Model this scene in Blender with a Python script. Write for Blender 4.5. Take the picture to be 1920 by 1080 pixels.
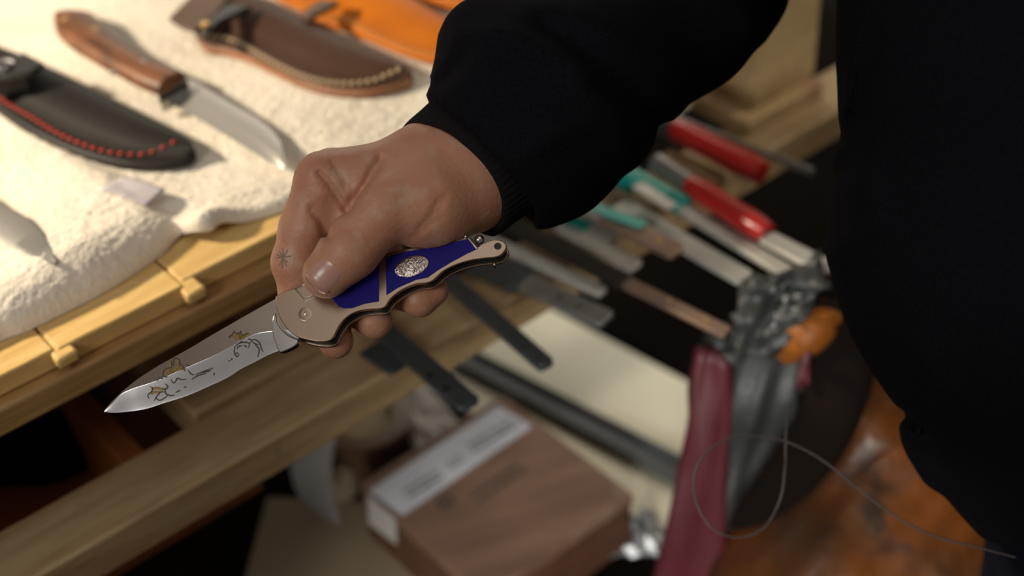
import bpy, bmesh, math, random
import numpy as np
from mathutils import Vector, Matrix
from mathutils.bvhtree import BVHTree

for o in list(bpy.data.objects): bpy.data.objects.remove(o)
random.seed(4); RNG = np.random.default_rng(4)
C = bpy.context.scene.collection
SC = bpy.context.scene

# ------------------------------------------------------------------ camera
BENCH = 0.90                       # height of the bench boards
FPX = 2667.0                       # focal length in pixels of a 1920 wide frame
PITCH, ROLL = math.radians(38), math.radians(-4)
F = np.array([0, math.cos(PITCH), -math.sin(PITCH)]); R0 = np.array([1, 0, 0.]); U0 = np.cross(R0, F)
R = R0*math.cos(ROLL) + U0*math.sin(ROLL); U = -R0*math.sin(ROLL) + U0*math.cos(ROLL)
CAM = np.array([0, 0, BENCH + 0.47])
D0 = 0.645                         # distance of the held knife
cd = bpy.data.cameras.new('camera'); cam = bpy.data.objects.new('camera', cd); C.objects.link(cam)
m = Matrix(((R[0], U[0], -F[0], CAM[0]), (R[1], U[1], -F[1], CAM[1]), (R[2], U[2], -F[2], CAM[2]), (0, 0, 0, 1)))
cam.matrix_world = m
cd.sensor_width = 36; cd.lens = FPX/1920*36; cd.clip_start = 0.01
cd.dof.use_dof = True; cd.dof.focus_distance = D0 + 0.008; cd.dof.aperture_fstop = 4.0
SC.camera = cam

# ------------------------------------------------------------------ light
w = bpy.data.worlds.new('world'); SC.world = w; w.use_nodes = True
bg = w.node_tree.nodes['Background']; bg.inputs[0].default_value = (0.52, 0.42, 0.34, 1); bg.inputs[1].default_value = 0.21
def look_at(o, tgt):
    o.rotation_euler = (Vector(tgt) - o.location).to_track_quat('-Z', 'Y').to_euler()
def area(name, loc, tgt, size, power, col):
    l = bpy.data.lights.new(name, 'AREA'); l.shape = 'DISK'; l.size = size; l.energy = power; l.color = col
    o = bpy.data.objects.new(name, l); C.objects.link(o); o.location = loc; look_at(o, tgt); return o
def spot(name, loc, tgt, ang, blend, power, col, rad):
    l = bpy.data.lights.new(name, 'SPOT'); l.spot_size = math.radians(ang); l.spot_blend = blend
    l.energy = power; l.color = col; l.shadow_soft_size = rad
    o = bpy.data.objects.new(name, l); C.objects.link(o); o.location = loc; look_at(o, tgt); return o
spot('bench_lamp', (-0.85, 0.74, BENCH + 0.46), (-0.36, 0.80, BENCH), 52, 0.35, 43, (1.0, 0.86, 0.64), 0.03)
area('front_fill', (-0.75, -0.40, BENCH + 0.75), (-0.02, 0.5, BENCH + .05), 0.45, 5.2, (1.0, 0.97, 0.93))  # soft fill added from the front left to lift the hand
spot('block_fill', (0.95, 1.0, BENCH + 0.75), (0.22, 0.95, BENCH - 0.03), 26, 0.6, 16, (1.0, 0.9, 0.72), 0.06)  # unseen light added to brighten the timber block's right face
area('reflection_panel', (0.15, 0.15, BENCH + 1.6), (0.1, 0.4, BENCH), 1.7, 3.6, (1.0, 0.95, 0.90))  # broad panel added overhead for the knife steel to reflect
spot('shelf_fill', (-0.06, 0.06, BENCH - 0.06), (0.16, 0.78, BENCH - 0.34), 50, 0.6, 13, (1.0, 0.96, 0.88), 0.09)  # invented low spot, added to light the things below the plank
area('wall_fill', (0.0, 1.9, BENCH + 1.3), (0.0, 2.8, BENCH + 0.6), 0.6, 40, (1.0, 0.95, 0.88))  # added wash on the back wall, gives the towel blades a bright reflection
SC.view_settings.view_transform = 'Standard'; SC.view_settings.look = 'None'
SC.view_settings.gamma = 1; SC.view_settings.use_curve_mapping = False
SC.view_settings.exposure = 0.0

# ------------------------------------------------------------------ helpers
def ray(px, py): return F*FPX + R*(px - 960) + U*(540 - py)
def P(px, py, z):                 # the point of the level plane (height z above the bench boards) seen there
    d = ray(px, py); return CAM + d*((BENCH + z - CAM[2])/d[2])
def H(px, py, dz):                # a point dz mm nearer than the held knife
    return CAM + ray(px, py)/FPX*(D0 - dz/1000)
def arr(pts, z): return np.array([P(x, y, z) for x, y in pts])

ORG = {}
def obj(name, V, Fc, mat=None, parent=None, smooth=False, angle=None):
    V = np.asarray(V, float)
    if parent is not None: org = ORG[parent.name]
    else: org = np.array([V[:, 0].mean(), V[:, 1].mean(), V[:, 2].min()])
    me = bpy.data.meshes.new(name); me.from_pydata((V - org).tolist(), [], [tuple(int(i) for i in f) for f in Fc]); me.update()
    bm = bmesh.new(); bm.from_mesh(me); bmesh.ops.recalc_face_normals(bm, faces=bm.faces); bm.to_mesh(me); bm.free()
    if smooth: me.polygons.foreach_set('use_smooth', [True]*len(me.polygons))
    if angle is not None: me.set_sharp_from_angle(angle=math.radians(angle))
    o = bpy.data.objects.new(name, me); C.objects.link(o); o.location = org if parent is None else (0, 0, 0)
    if parent is not None: o.parent = parent
    if mat is not None: me.materials.append(mat)
    ORG[o.name] = org
    return o
def thing(name, loc, label, cat, group=None):
    o = bpy.data.objects.new(name, None); C.objects.link(o); o.location = loc; o.empty_display_size = .01
    ORG[o.name] = np.array(loc, float); tag(o, label, cat, group); return o
def tag(o, label, cat, group=None, kind=None):
    o['label'] = label; o['category'] = cat
    if group: o['group'] = group
    if kind: o['kind'] = kind
    return o
def structure(o): o['kind'] = 'structure'; return o
def bevel(o, w, seg=2):
    md = o.modifiers.new('bevel', 'BEVEL'); md.width = w; md.segments = seg; md.limit_method = 'ANGLE'; md.angle_limit = math.radians(35)
    o.data.polygons.foreach_set('use_smooth', [True]*len(o.data.polygons))
    o.data.set_sharp_from_angle(angle=math.radians(50))
    return o
def spline(pts, n, closed=False):                      # Catmull-Rom, resampled evenly
    p = np.array(pts, float); m_ = len(p); out = []
    idx = range(m_ if closed else m_-1)
    for i in idx:
        a, b, c, d = (p[(i-1) % m_], p[i], p[(i+1) % m_], p[(i+2) % m_]) if closed else (p[max(i-1, 0)], p[i], p[i+1], p[min(i+2, m_-1)])
        t = np.linspace(0, 1, 12, endpoint=False)[:, None]
        out.append(.5*((2*b) + (-a+c)*t + (2*a-5*b+4*c-d)*t*t + (-a+3*b-3*c+d)*t**3))
    out.append((p[:1] if closed else p[-1:])); q = np.vstack(out)
    s = np.r_[0, np.cumsum(np.linalg.norm(np.diff(q, axis=0), axis=1))]
    u = np.linspace(0, s[-1], n + (1 if closed else 0))
    r = np.stack([np.interp(u, s, q[:, k]) for k in range(q.shape[1])], 1)
    return r[:-1] if closed else r
def extrude(poly, vec):                                 # a closed outline (n,3) swept along vec
    n = len(poly); V = np.vstack([poly, poly + vec])
    Fc = [list(range(n))[::-1], list(range(n, 2*n))] + [[i, (i+1) % n, n + (i+1) % n, n+i] for i in range(n)]
    return V, Fc
def slab(name, quad, z, t, mat, parent=None, bev=0.001, tops=None):
    """an outline seen at height z (its top face), t thick downward"""
    pts = arr(quad, z) if len(quad[0]) == 2 else np.array(quad)
    V, Fc = extrude(pts, np.array([0, 0, -t])); o = obj(name, V, Fc, mat, parent)
    if bev: bevel(o, bev)
    return o
def box(name, c, ax, ay, az, mat, parent=None, bev=0.001):  # centre and three half-axis vectors
    c, ax, ay, az = map(lambda v: np.array(v, float), (c, ax, ay, az))
    q = np.array([c-ax-ay-az, c+ax-ay-az, c+ax+ay-az, c-ax+ay-az]); V, Fc = extrude(q, 2*az)
    o = obj(name, V, Fc, mat, parent)
    if bev: bevel(o, bev)
    return o
def tube(name, pts, rad, mat, parent=None, n=12, flat=1.0, up=None):
    pts = np.array(pts, float); k = len(pts); rad = np.broadcast_to(rad, (k,))
    T = np.gradient(pts, axis=0); T /= np.linalg.norm(T, axis=1)[:, None] + 1e-12
    up = np.array([0, 0, 1.]) if up is None else np.array(up, float); V = []; a = None
    for i in range(k):
        a = up - T[i]*(up@T[i]) if (a is None or flat != 1.0) else a - T[i]*(a@T[i])
        if np.linalg.norm(a) < 1e-4: a = np.cross(T[i], [1, 0, 0.3])
        a = a/np.linalg.norm(a); b = np.cross(T[i], a)
        for j in range(n):
            th = 2*math.pi*j/n; V.append(pts[i] + rad[i]*(a*math.cos(th)*flat + b*math.sin(th)))
    Fc = [[i*n+j, i*n+(j+1) % n, (i+1)*n+(j+1) % n, (i+1)*n+j] for i in range(k-1) for j in range(n)]
    Fc += [list(range(n))[::-1], list(range((k-1)*n, k*n))]
    return obj(name, V, Fc, mat, parent, smooth=True, angle=60)
def loft(name, A, B, prof, mat, parent=None, n=40, taper=None, up=None, angle=40):
    """solid between two edge curves A and B; prof = (across 0..1, height m) of the upper skin; the foot is flat"""
    A = spline(A, n); B = spline(B, n); V = []; k = len(prof)
    up = np.array([0, 0, 1.]) if up is None else up
    tp = taper or (lambda t: 1.0)
    for i in range(n):
        t = i/(n-1)
        for wv, h in prof: V.append(A[i]*(1-wv) + B[i]*wv + up*h*tp(t))
        V.append(B[i].copy()); V.append(A[i].copy())
    k += 2
    Fc = [[i*k+j, i*k+(j+1) % k, (i+1)*k+(j+1) % k, (i+1)*k+j] for i in range(n-1) for j in range(k)]
    Fc += [list(range(k))[::-1], list(range((n-1)*k, n*k))]
    return obj(name, V, Fc, mat, parent, smooth=True, angle=angle)
def disc(name, c, nrm, r, h, mat, parent=None, n=20, squash=1.0, major=None, dome=0.0):
    c = np.array(c, float); nrm = np.array(nrm, float)/np.linalg.norm(nrm)
    a = np.cross(nrm, [0, 0, 1.]) if major is None else np.array(major, float) - nrm*(nrm@np.array(major, float))
    if np.linalg.norm(a) < 1e-3: a = np.array([1., 0, 0])
    a /= np.linalg.norm(a); b = np.cross(nrm, a); V = []
    rings = [(1, 0), (1, h*.75), (.9, h), (.5, h+dome*.7)]
    for s, hh in rings:
        for j in range(n):
            th = 2*math.pi*j/n; V.append(c + r*s*(a*math.cos(th) + b*squash*math.sin(th)) + nrm*hh)
    V.append(c + nrm*(h+dome)); k = len(rings)
    Fc = [[i*n+j, i*n+(j+1) % n, (i+1)*n+(j+1) % n, (i+1)*n+j] for i in range(k-1) for j in range(n)]
    Fc += [[(k-1)*n+j, (k-1)*n+(j+1) % n, k*n] for j in range(n)] + [list(range(n))[::-1]]
    return obj(name, V, Fc, mat, parent, smooth=True, angle=45)
# signed distance modelling for soft bodies ------------------------------------
def smin(a, b, k):
    h = np.clip(.5 + .5*(b-a)/k, 0, 1); return b*(1-h) + a*h - k*h*(1-h)
def cone(X, a, b, ra, rb):
    a = np.array(a, float); b = np.array(b, float); ab = b-a; t = np.clip(((X-a)@ab)/(ab@ab + 1e-9), 0, 1)
    return np.linalg.norm(X - a - t[..., None]*ab, axis=-1) - (ra + (rb-ra)*t)
def seg2d(x, y, a, b):
    ax, ay = a; bx, by = b; dx, dy = bx-ax, by-ay; t = np.clip(((x-ax)*dx + (y-ay)*dy)/(dx*dx+dy*dy+1e-9), 0, 1)
    return np.hypot(x-ax-t*dx, y-ay-t*dy)
def surface_nets(fn, lo, hi, h):
    lo = np.array(lo, float); n = np.ceil((np.array(hi)-lo)/h).astype(int) + 1
    gx = [lo[k] + h*np.arange(n[k]) for k in range(3)]
    D = np.empty(n, np.float32)
    for i0 in range(0, n[0], 24):
        X = np.stack(np.meshgrid(gx[0][i0:i0+24], gx[1], gx[2], indexing='ij'), -1); D[i0:i0+24] = fn(X)
    S = D < 0; c = np.zeros(n-1, int); cor = {}
    for a in (0, 1):
        for b in (0, 1):
            for d in (0, 1):
                sl = (slice(a, n[0]-1+a), slice(b, n[1]-1+b), slice(d, n[2]-1+d)); cor[a, b, d] = sl; c += S[sl]
    act = (c > 0) & (c < 8); ids = -np.ones(n-1, int); ids[act] = np.arange(act.sum())
    acc = np.zeros((act.sum(), 3)); cnt = np.zeros(act.sum())
    for ax in range(3):
        for u in (0, 1):
            for v in (0, 1):
                p0 = [0, 0, 0]; oth = [k for k in range(3) if k != ax]; p0[oth[0]] = u; p0[oth[1]] = v; p1 = list(p0); p1[ax] = 1
                d0 = D[cor[tuple(p0)]][act]; d1 = D[cor[tuple(p1)]][act]; x = (d0 < 0) != (d1 < 0)
                t = np.where(x, d0/(d0-d1+1e-12), 0); pos = np.array(p0, float)[None].repeat(len(t), 0); pos[:, ax] = t
                acc[x] += pos[x]; cnt[x] += 1
    V = lo + h*(np.argwhere(act) + acc/cnt[:, None]); Fc = []
    for ax in range(3):
        o1, o2 = [(1, 2), (2, 0), (0, 1)][ax]
        s0 = [slice(1, -1)]*3; s0[ax] = slice(0, n[ax]-1); s1 = list(s0); s1[ax] = slice(1, n[ax])
        A = S[tuple(s0)]; B = S[tuple(s1)]; e = np.argwhere(A != B); fl = A[A != B]
        e[:, o1] += 1; e[:, o2] += 1
        def g(du, dv):
            q = e.copy(); q[:, o1] -= du; q[:, o2] -= dv; return ids[q[:, 0], q[:, 1], q[:, 2]]
        q = np.stack([g(0, 0), g(1, 0), g(1, 1), g(0, 1)], 1); q[~fl] = q[~fl][:, ::-1]; Fc.append(q)
    return V, np.vstack(Fc)
def cam2world(V): return CAM + (V[:, :1]*R + V[:, 1:2]*U - V[:, 2:3]*F)/1000   # mm, z toward the camera from the eye
def hc(px, py, dz):             # the same points in millimetres along the camera's axes, for the body modelled below
    d = D0*1000 - dz; return np.array([(px-960)/FPX*d, (540-py)/FPX*d, -d])

# ------------------------------------------------------------------ materials
def M(name, col, rough=.5, metal=0, c2=None, scale=20, stretch=(1, 1, 1), rot=0, bump=0, bscale=200, bstretch=(1, 1, 1), coat=0, sss=0,
      detail=5, lo=.35, hi=.65, spots=None, sscale=60, slo=.6, shi=.7, spec=.5, sheen=0, aniso=0, alpha=1, trans=0):
    mt = bpy.data.materials.new(name); mt.use_nodes = True; nt = mt.node_tree; N = nt.nodes; L = nt.links
    b = N['Principled BSDF']; b.inputs['Base Color'].default_value = (*col, 1); b.inputs['Roughness'].default_value = rough
    b.inputs['Metallic'].default_value = metal; b.inputs['Specular IOR Level'].default_value = spec
    b.inputs['Coat Weight'].default_value = coat; b.inputs['Coat Roughness'].default_value = .15
    if sss:
        b.inputs['Subsurface Weight'].default_value = sss; b.inputs['Subsurface Radius'].default_value = (1, .35, .2); b.inputs['Subsurface Scale'].default_value = .004
    if sheen: b.inputs['Sheen Weight'].default_value = sheen; b.inputs['Sheen Roughness'].default_value = .5
    if alpha < 1: b.inputs['Alpha'].default_value = alpha
    if trans: b.inputs['Transmission Weight'].default_value = trans
    tc = N.new('ShaderNodeTexCoord')
    def mapped(st, rz):
        r_ = N.new('ShaderNodeVectorRotate'); r_.rotation_type = 'Z_AXIS'; r_.inputs['Angle'].default_value = rz; L.new(tc.outputs['Object'], r_.inputs['Vector'])
        mp = N.new('ShaderNodeVectorMath'); mp.operation = 'MULTIPLY'; mp.inputs[1].default_value = st; L.new(r_.outputs[0], mp.inputs[0]); return mp.outputs[0]
    def ramp(fac, a, b_):
        mr = N.new('ShaderNodeMapRange'); mr.inputs[1].default_value = a; mr.inputs[2].default_value = b_; L.new(fac, mr.inputs[0]); return mr.outputs[0]
    cur = None
    if c2 is not None:
        nz = N.new('ShaderNodeTexNoise'); nz.inputs['Scale'].default_value = scale; nz.inputs['Detail'].default_value = detail
        L.new(mapped(stretch, rot), nz.inputs['Vector'])
        mx = N.new('ShaderNodeMix'); mx.data_type = 'RGBA'; mx.inputs[6].default_value = (*col, 1); mx.inputs[7].default_value = (*c2, 1)
        L.new(ramp(nz.outputs['Fac'], lo, hi), mx.inputs[0]); cur = mx.outputs[2]
    if spots is not None:
        nz = N.new('ShaderNodeTexNoise'); nz.inputs['Scale'].default_value = sscale; nz.inputs['Detail'].default_value = 3
        L.new(tc.outputs['Object'], nz.inputs['Vector'])
        mx = N.new('ShaderNodeMix'); mx.data_type = 'RGBA'; mx.inputs[6].default_value = (*col, 1); mx.inputs[7].default_value = (*spots, 1)
        if cur: L.new(cur, mx.inputs[6])
        L.new(ramp(nz.outputs['Fac'], slo, shi), mx.inputs[0]); cur = mx.outputs[2]
    if cur: L.new(cur, b.inputs['Base Color'])
    if bump:
        nz = N.new('ShaderNodeTexNoise'); nz.inputs['Scale'].default_value = bscale; nz.inputs['Detail'].default_value = 4
        L.new(mapped(bstretch, rot), nz.inputs['Vector'])
        bp = N.new('ShaderNodeBump'); bp.inputs['Strength'].default_value = 1; bp.inputs['Distance'].default_value = bump
        L.new(nz.outputs['Fac'], bp.inputs['Height']); L.new(bp.outputs[0], b.inputs['Normal'])
    return mt

# directions along the bench front edge, outward, inward
E0 = P(0, 705, 0); e_ = P(530, 440, 0) - E0; EA = e_/np.linalg.norm(e_); EO = np.array([EA[1], -EA[0], 0.])
ANG = math.atan2(EA[1], EA[0]); KN = math.atan2(-1, 1)
def ab(px, py, z): q = P(px, py, z) - E0; return float(q@EA), float(q@EO)
def W(a, b, z): return E0 + EA*a + EO*b + np.array([0, 0, z])

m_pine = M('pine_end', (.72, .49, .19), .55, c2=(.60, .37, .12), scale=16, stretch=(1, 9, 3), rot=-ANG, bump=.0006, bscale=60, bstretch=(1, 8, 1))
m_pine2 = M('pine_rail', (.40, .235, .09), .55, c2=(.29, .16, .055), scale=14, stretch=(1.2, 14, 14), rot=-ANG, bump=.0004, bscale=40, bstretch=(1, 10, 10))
m_plank = M('worn_plank', (.39, .28, .145), .6, c2=(.28, .18, .085), scale=10, stretch=(1.5, 9, 9), rot=-ANG, bump=.0006, bscale=50, bstretch=(1, 8, 8), spots=(.10, .085, .07), sscale=22, slo=.66, shi=.76)
m_plywood = M('pale_block', (.50, .36, .19), .6, c2=(.42, .29, .14), scale=9, stretch=(2, 2, 5), bump=.0003, spots=(.34, .20, .11), sscale=20)
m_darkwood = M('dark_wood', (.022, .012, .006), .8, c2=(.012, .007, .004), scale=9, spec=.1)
m_ochre = M('varnished_board', (.30, .10, .025), .45, c2=(.2, .06, .015), scale=9)
m_towel = M('terry_towel', (.80, .73, .62), .95, c2=(.75, .68, .57), scale=60, bump=.0008, bscale=500)
m_black = M('black_leather', (.011, .009, .008), .5, c2=(.016, .013, .011), scale=40, spec=.25, bump=.00012, bscale=900)
m_brownl = M('dark_brown_leather', (.052, .023, .013), .5, c2=(.066, .031, .018), scale=25, spec=.3, bump=.00012, bscale=900)
m_tanedge = M('tan_leather_edge', (.30, .13, .06), .5, c2=(.22, .09, .04), scale=40)
m_flap = M('mid_brown_leather', (.12, .068, .042), .5, c2=(.09, .05, .03), scale=30)
m_orange = M('orange_leather', (.56, .155, .006), .5, c2=(.46, .12, .005), scale=22, spec=.25, bump=.00012, bscale=900)
m_strap = M('black_strap', (.018, .017, .016), .35)
m_redthread = M('red_thread', (.55, .045, .02), .6)
m_beige = M('beige_thread', (.52, .39, .24), .6)
m_tanthread = M('orange_thread', (.68, .30, .07), .6)
m_walnut = M('walnut_handle', (.21, .08, .033), .45, c2=(.085, .032, .014), scale=26, stretch=(1.2, 9, 6), rot=-KN, lo=.4, hi=.62, coat=.08)
m_steel = M('polished_steel', (.62, .60, .58), .16, 1)
m_satin = M('satin_steel', (.55, .53, .51), .30, 1, bump=.00002, bscale=600)
m_greysteel = M('grey_steel', (.33, .33, .33), .38, .7, c2=(.25, .25, .25), scale=60)
m_darksteel = M('blued_steel', (.078, .092, .10), .36, .45, c2=(.05, .06, .068), scale=60)
m_copper = M('rusty_steel', (.34, .22, .16), .4, .6, c2=(.22, .16, .14), scale=40)
m_brass = M('brass', (.65, .42, .16), .3, 1)
m_plate = M('nickel_plate', (.52, .395, .30), .26, 1)
m_ground = M('ground_bevel', (.43, .42, .425), .26, 1)  # the bevel's cooler reflection is put into its colour
m_blade = M('blade_steel', (.50, .425, .37), .22, 1, bump=.00001, bscale=900, bstretch=(1, 14, 1))
m_blue = M('blue_enamel', (.012, .009, .17), .5, spec=.15)
m_liner = M('dark_liner', (.03, .028, .025), .3, .6)
m_oval = M('medallion_silver', (.62, .54, .50), .22, 1, bump=.0006, bscale=900)
m_red = M('red_plastic', (.42, .018, .018), .3, coat=.3, c2=(.36, .015, .015), scale=20)
m_teal = M('teal_plastic', (.01, .26, .23), .3)
m_teal2 = M('pale_teal_plastic', (.10, .42, .36), .35)
m_white = M('white_metal', (.50, .50, .47), .35, .25, c2=(.42, .41, .38), scale=50)
m_cream = M('cream_board', (.86, .83, .66), .6, c2=(.82, .78, .61), scale=5, spots=(.30, .24, .16), sscale=7, slo=.68, shi=.8)
m_channel = M('grey_channel', (.13, .14, .135), .6, .0, c2=(.09, .10, .10), scale=18)
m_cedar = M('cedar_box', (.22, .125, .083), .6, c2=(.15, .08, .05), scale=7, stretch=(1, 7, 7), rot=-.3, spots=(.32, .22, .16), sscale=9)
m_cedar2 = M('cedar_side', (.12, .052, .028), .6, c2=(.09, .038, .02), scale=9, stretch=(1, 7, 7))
m_paper = M('label_paper', (.66, .72, .78), .5, c2=(.50, .52, .62), scale=14)
m_ink = M('dark_ink', (.07, .05, .045), .7)
m_tagp = M('woven_label', (.52, .47, .50), .8, c2=(.46, .42, .45), scale=200, stretch=(1, 8, 1))
m_crimson = M('crimson_vinyl', (.105, .017, .025), .5, c2=(.08, .012, .019), scale=14)
m_pouch = M('grey_film', (.055, .06, .06), .45, .0, c2=(.03, .034, .034), scale=12, bump=.006, bscale=14)
m_foil = M('crumpled_foil', (.42, .44, .45), .4, .6)
m_amber = M('amber_leather', (.135, .040, .006), .4, coat=.06, spec=.35, c2=(.040, .022, .013), scale=9, lo=.36, hi=.54, bump=.0012, bscale=90, spots=(.03, .015, .01), sscale=16, slo=.6, shi=.66)
m_bagdark = M('black_web', (.007, .004, .003), .9, spec=.1)
m_cloth = M('navy_fleece', (.0045, .0045, .0068), 1, c2=(.0085, .0083, .0105), scale=900, spec=.06, bump=.0004, bscale=1500)
m_cuff = M('navy_rib', (.012, .0105, .011), 1, spec=.1, bump=.0003, bscale=1500)
m_trouser = M('dark_trousers', (.004, .005, .010), 1, spec=.05)
m_void = M('dark_floor', (.005, .004, .0035), .9, c2=(.003, .0026, .0022), scale=3, spec=.2)
m_blackbag = M('black_nylon', (.003, .003, .0035), .8, spec=.1, bump=.003, bscale=18)
m_cable = M('cable', (.03, .023, .02), .5)
m_gold = M('gold_etch', (.20, .13, .03), .5, .3)
m_etch = M('dark_etch', (.055, .04, .028), .8)
m_nail = M('fingernail', (.52, .27, .215), .33, coat=.25, sss=.2)
m_white2 = M('white_paper', (.55, .53, .50), .6)
m_tape = M('parcel_tape', (.10, .055, .03), .3, coat=.4)
m_beige2 = M('card_core', (.30, .24, .165), .7, spec=.2)
m_wall = M('plaster_wall', (.66, .62, .56), .8, c2=(.60, .56, .50), scale=3)

# skin: warm tone with mottling, creases in the relief
m_skin = M('skin', (.50, .255, .155), .48, sss=.14, c2=(.46, .205, .125), scale=38, lo=.4, hi=.66, spots=(.49, .29, .20), sscale=90, slo=.55, shi=.7, bump=.00028, bscale=520, detail=6, spec=.45)

# ------------------------------------------------------------------ setting
FLOOR = -BENCH
V, Fc = extrude(np.array([[-1.6, -1.2, .0], [2.0, -1.2, .0], [2.0, 2.8, .0], [-1.6, 2.8, .0]]), np.array([0, 0, -.05]))
structure(obj('floor', V, Fc, m_void))
V, Fc = extrude(np.array([[-1.6, 2.8, .0], [2.0, 2.8, .0], [2.0, 2.86, .0], [-1.6, 2.86, .0]]), np.array([0, 0, 2.5]))
structure(obj('wall_back', V, Fc, m_wall))

# workbench: boards running front to back, each its own piece, staggered ends and tongues
bench = thing('workbench', W(.2, -.3, FLOOR), 'pine workbench under the white towel, boards with staggered notched ends', 'workbench')
TB = .0125
joints = [(-40, 0), (112, 0), (345, 0), (600, 0)]
aj = [ab(-130, 770, 0)[0], ab(104, 653, 0)[0], ab(345, 533, 0)[0], ab(600, 406, 0)[0], ab(800, 300, 0)[0], ab(1000, 205, 0)[0]]
step = aj[2]-aj[1]
aj = [aj[0]-step*2, aj[0]-step] + aj + [aj[-1]+step, aj[-1]+2*step]
offs = [0, .002, .0, .001, -.004, .001, 0, .002, 0]
for i in range(len(aj)-1):
    a0, a1 = aj[i] + .0007, aj[i+1] - .0007
    q = [W(a0, -.75, 0), W(a1, -.75, 0), W(a1, offs[i], 0), W(a0, offs[i], 0)]
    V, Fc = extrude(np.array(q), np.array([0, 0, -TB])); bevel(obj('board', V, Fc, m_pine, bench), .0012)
    # the tongue of the joint sticks out beside each board
    aw = .0105
    q = [W(a1-aw*.3, -.02, -.001), W(a1+aw*.9, -.02, -.001), W(a1+aw*.9, .0085+offs[i], -.001), W(a1-aw*.3, .0085+offs[i], -.001)]
    V, Fc = extrude(np.array(q), np.array([0, 0, -.0075])); bevel(obj('tongue', V, Fc, m_pine, bench), .002)
m_deck = M('shade_black_deck', (.005, .0035, .002), .9, spec=.05)  # near-black colour stands in for the shade beneath the tools
def rail(name, b0, b1, z1, z0, a0, a1, mat):
    q = np.array([W(a0, b0, z0), W(a1, b0, z0), W(a1, b1, z0), W(a0, b1, z0)]); V, Fc = extrude(q, np.array([0, 0, z1-z0]))
    return bevel(obj(name, V, Fc, mat, bench), .002)
A0, A1 = aj[0], aj[-1]
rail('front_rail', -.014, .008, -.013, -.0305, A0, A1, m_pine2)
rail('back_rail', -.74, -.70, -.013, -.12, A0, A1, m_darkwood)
PZ = -.115
# the lower plank carried by the legs
pb1 = ab(399, 884, PZ)[1]; pb0 = ab(204, 894, PZ)[1]
pb1 = (ab(102, 1080, PZ)[1] + ab(635, 754, PZ)[1] + ab(1440, 268, PZ)[1])/3
pb0 = pb1 - .046
rail('lower_plank', pb0, pb1, PZ, PZ-.028, A0, 1.05, m_plank)
for a in (A0+.04, 1.0):
    for b0, b1 in ((pb0-.0, pb0+.05), (-.74, -.69)):
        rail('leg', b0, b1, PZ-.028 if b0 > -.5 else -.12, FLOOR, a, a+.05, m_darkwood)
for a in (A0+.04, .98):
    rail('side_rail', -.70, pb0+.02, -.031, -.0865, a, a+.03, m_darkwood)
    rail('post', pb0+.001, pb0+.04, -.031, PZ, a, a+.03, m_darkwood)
# crosswise board from the plank back under the top, right of the gap
q = arr([(407, 774), (505, 822), (905, 597), (960, 480), (640, 560), (560, 640)], PZ+.0005)
a_l = ab(440, 800, PZ)[0]; a_r = ab(905, 600, PZ)[0]
rail('cross_board', -.30, pb0-.0005, PZ+.006, PZ-.024, a_l-.015, a_r+.0, m_plank)
rail('cross_block', pb0-.085, pb0-.03, PZ+.020, PZ+.0062, a_l+.05, a_l+.17, m_plank)
shelfZ = -.375
# low shelf deck
q = np.array([W(-.5, -.45, shelfZ-.012), W(1.2, -.45, shelfZ-.012), W(1.2, pb1+.06, shelfZ-.012), W(-.5, pb1+.06, shelfZ-.012)])
shelf = thing('low_shelf', W(.2, -.2, FLOOR), 'dark brown low shelf in the gloom beneath the workbench', 'shelf')
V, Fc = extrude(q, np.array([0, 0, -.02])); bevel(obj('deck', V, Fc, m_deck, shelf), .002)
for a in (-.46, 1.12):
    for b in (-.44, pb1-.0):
        q = np.array([W(a, b, FLOOR), W(a+.05, b, FLOOR), W(a+.05, b+.05, FLOOR), W(a, b+.05, FLOOR)]); V, Fc = extrude(q, np.array([0, 0, shelfZ-.032-FLOOR])); obj('leg', V, Fc, m_darkwood, shelf)

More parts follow.
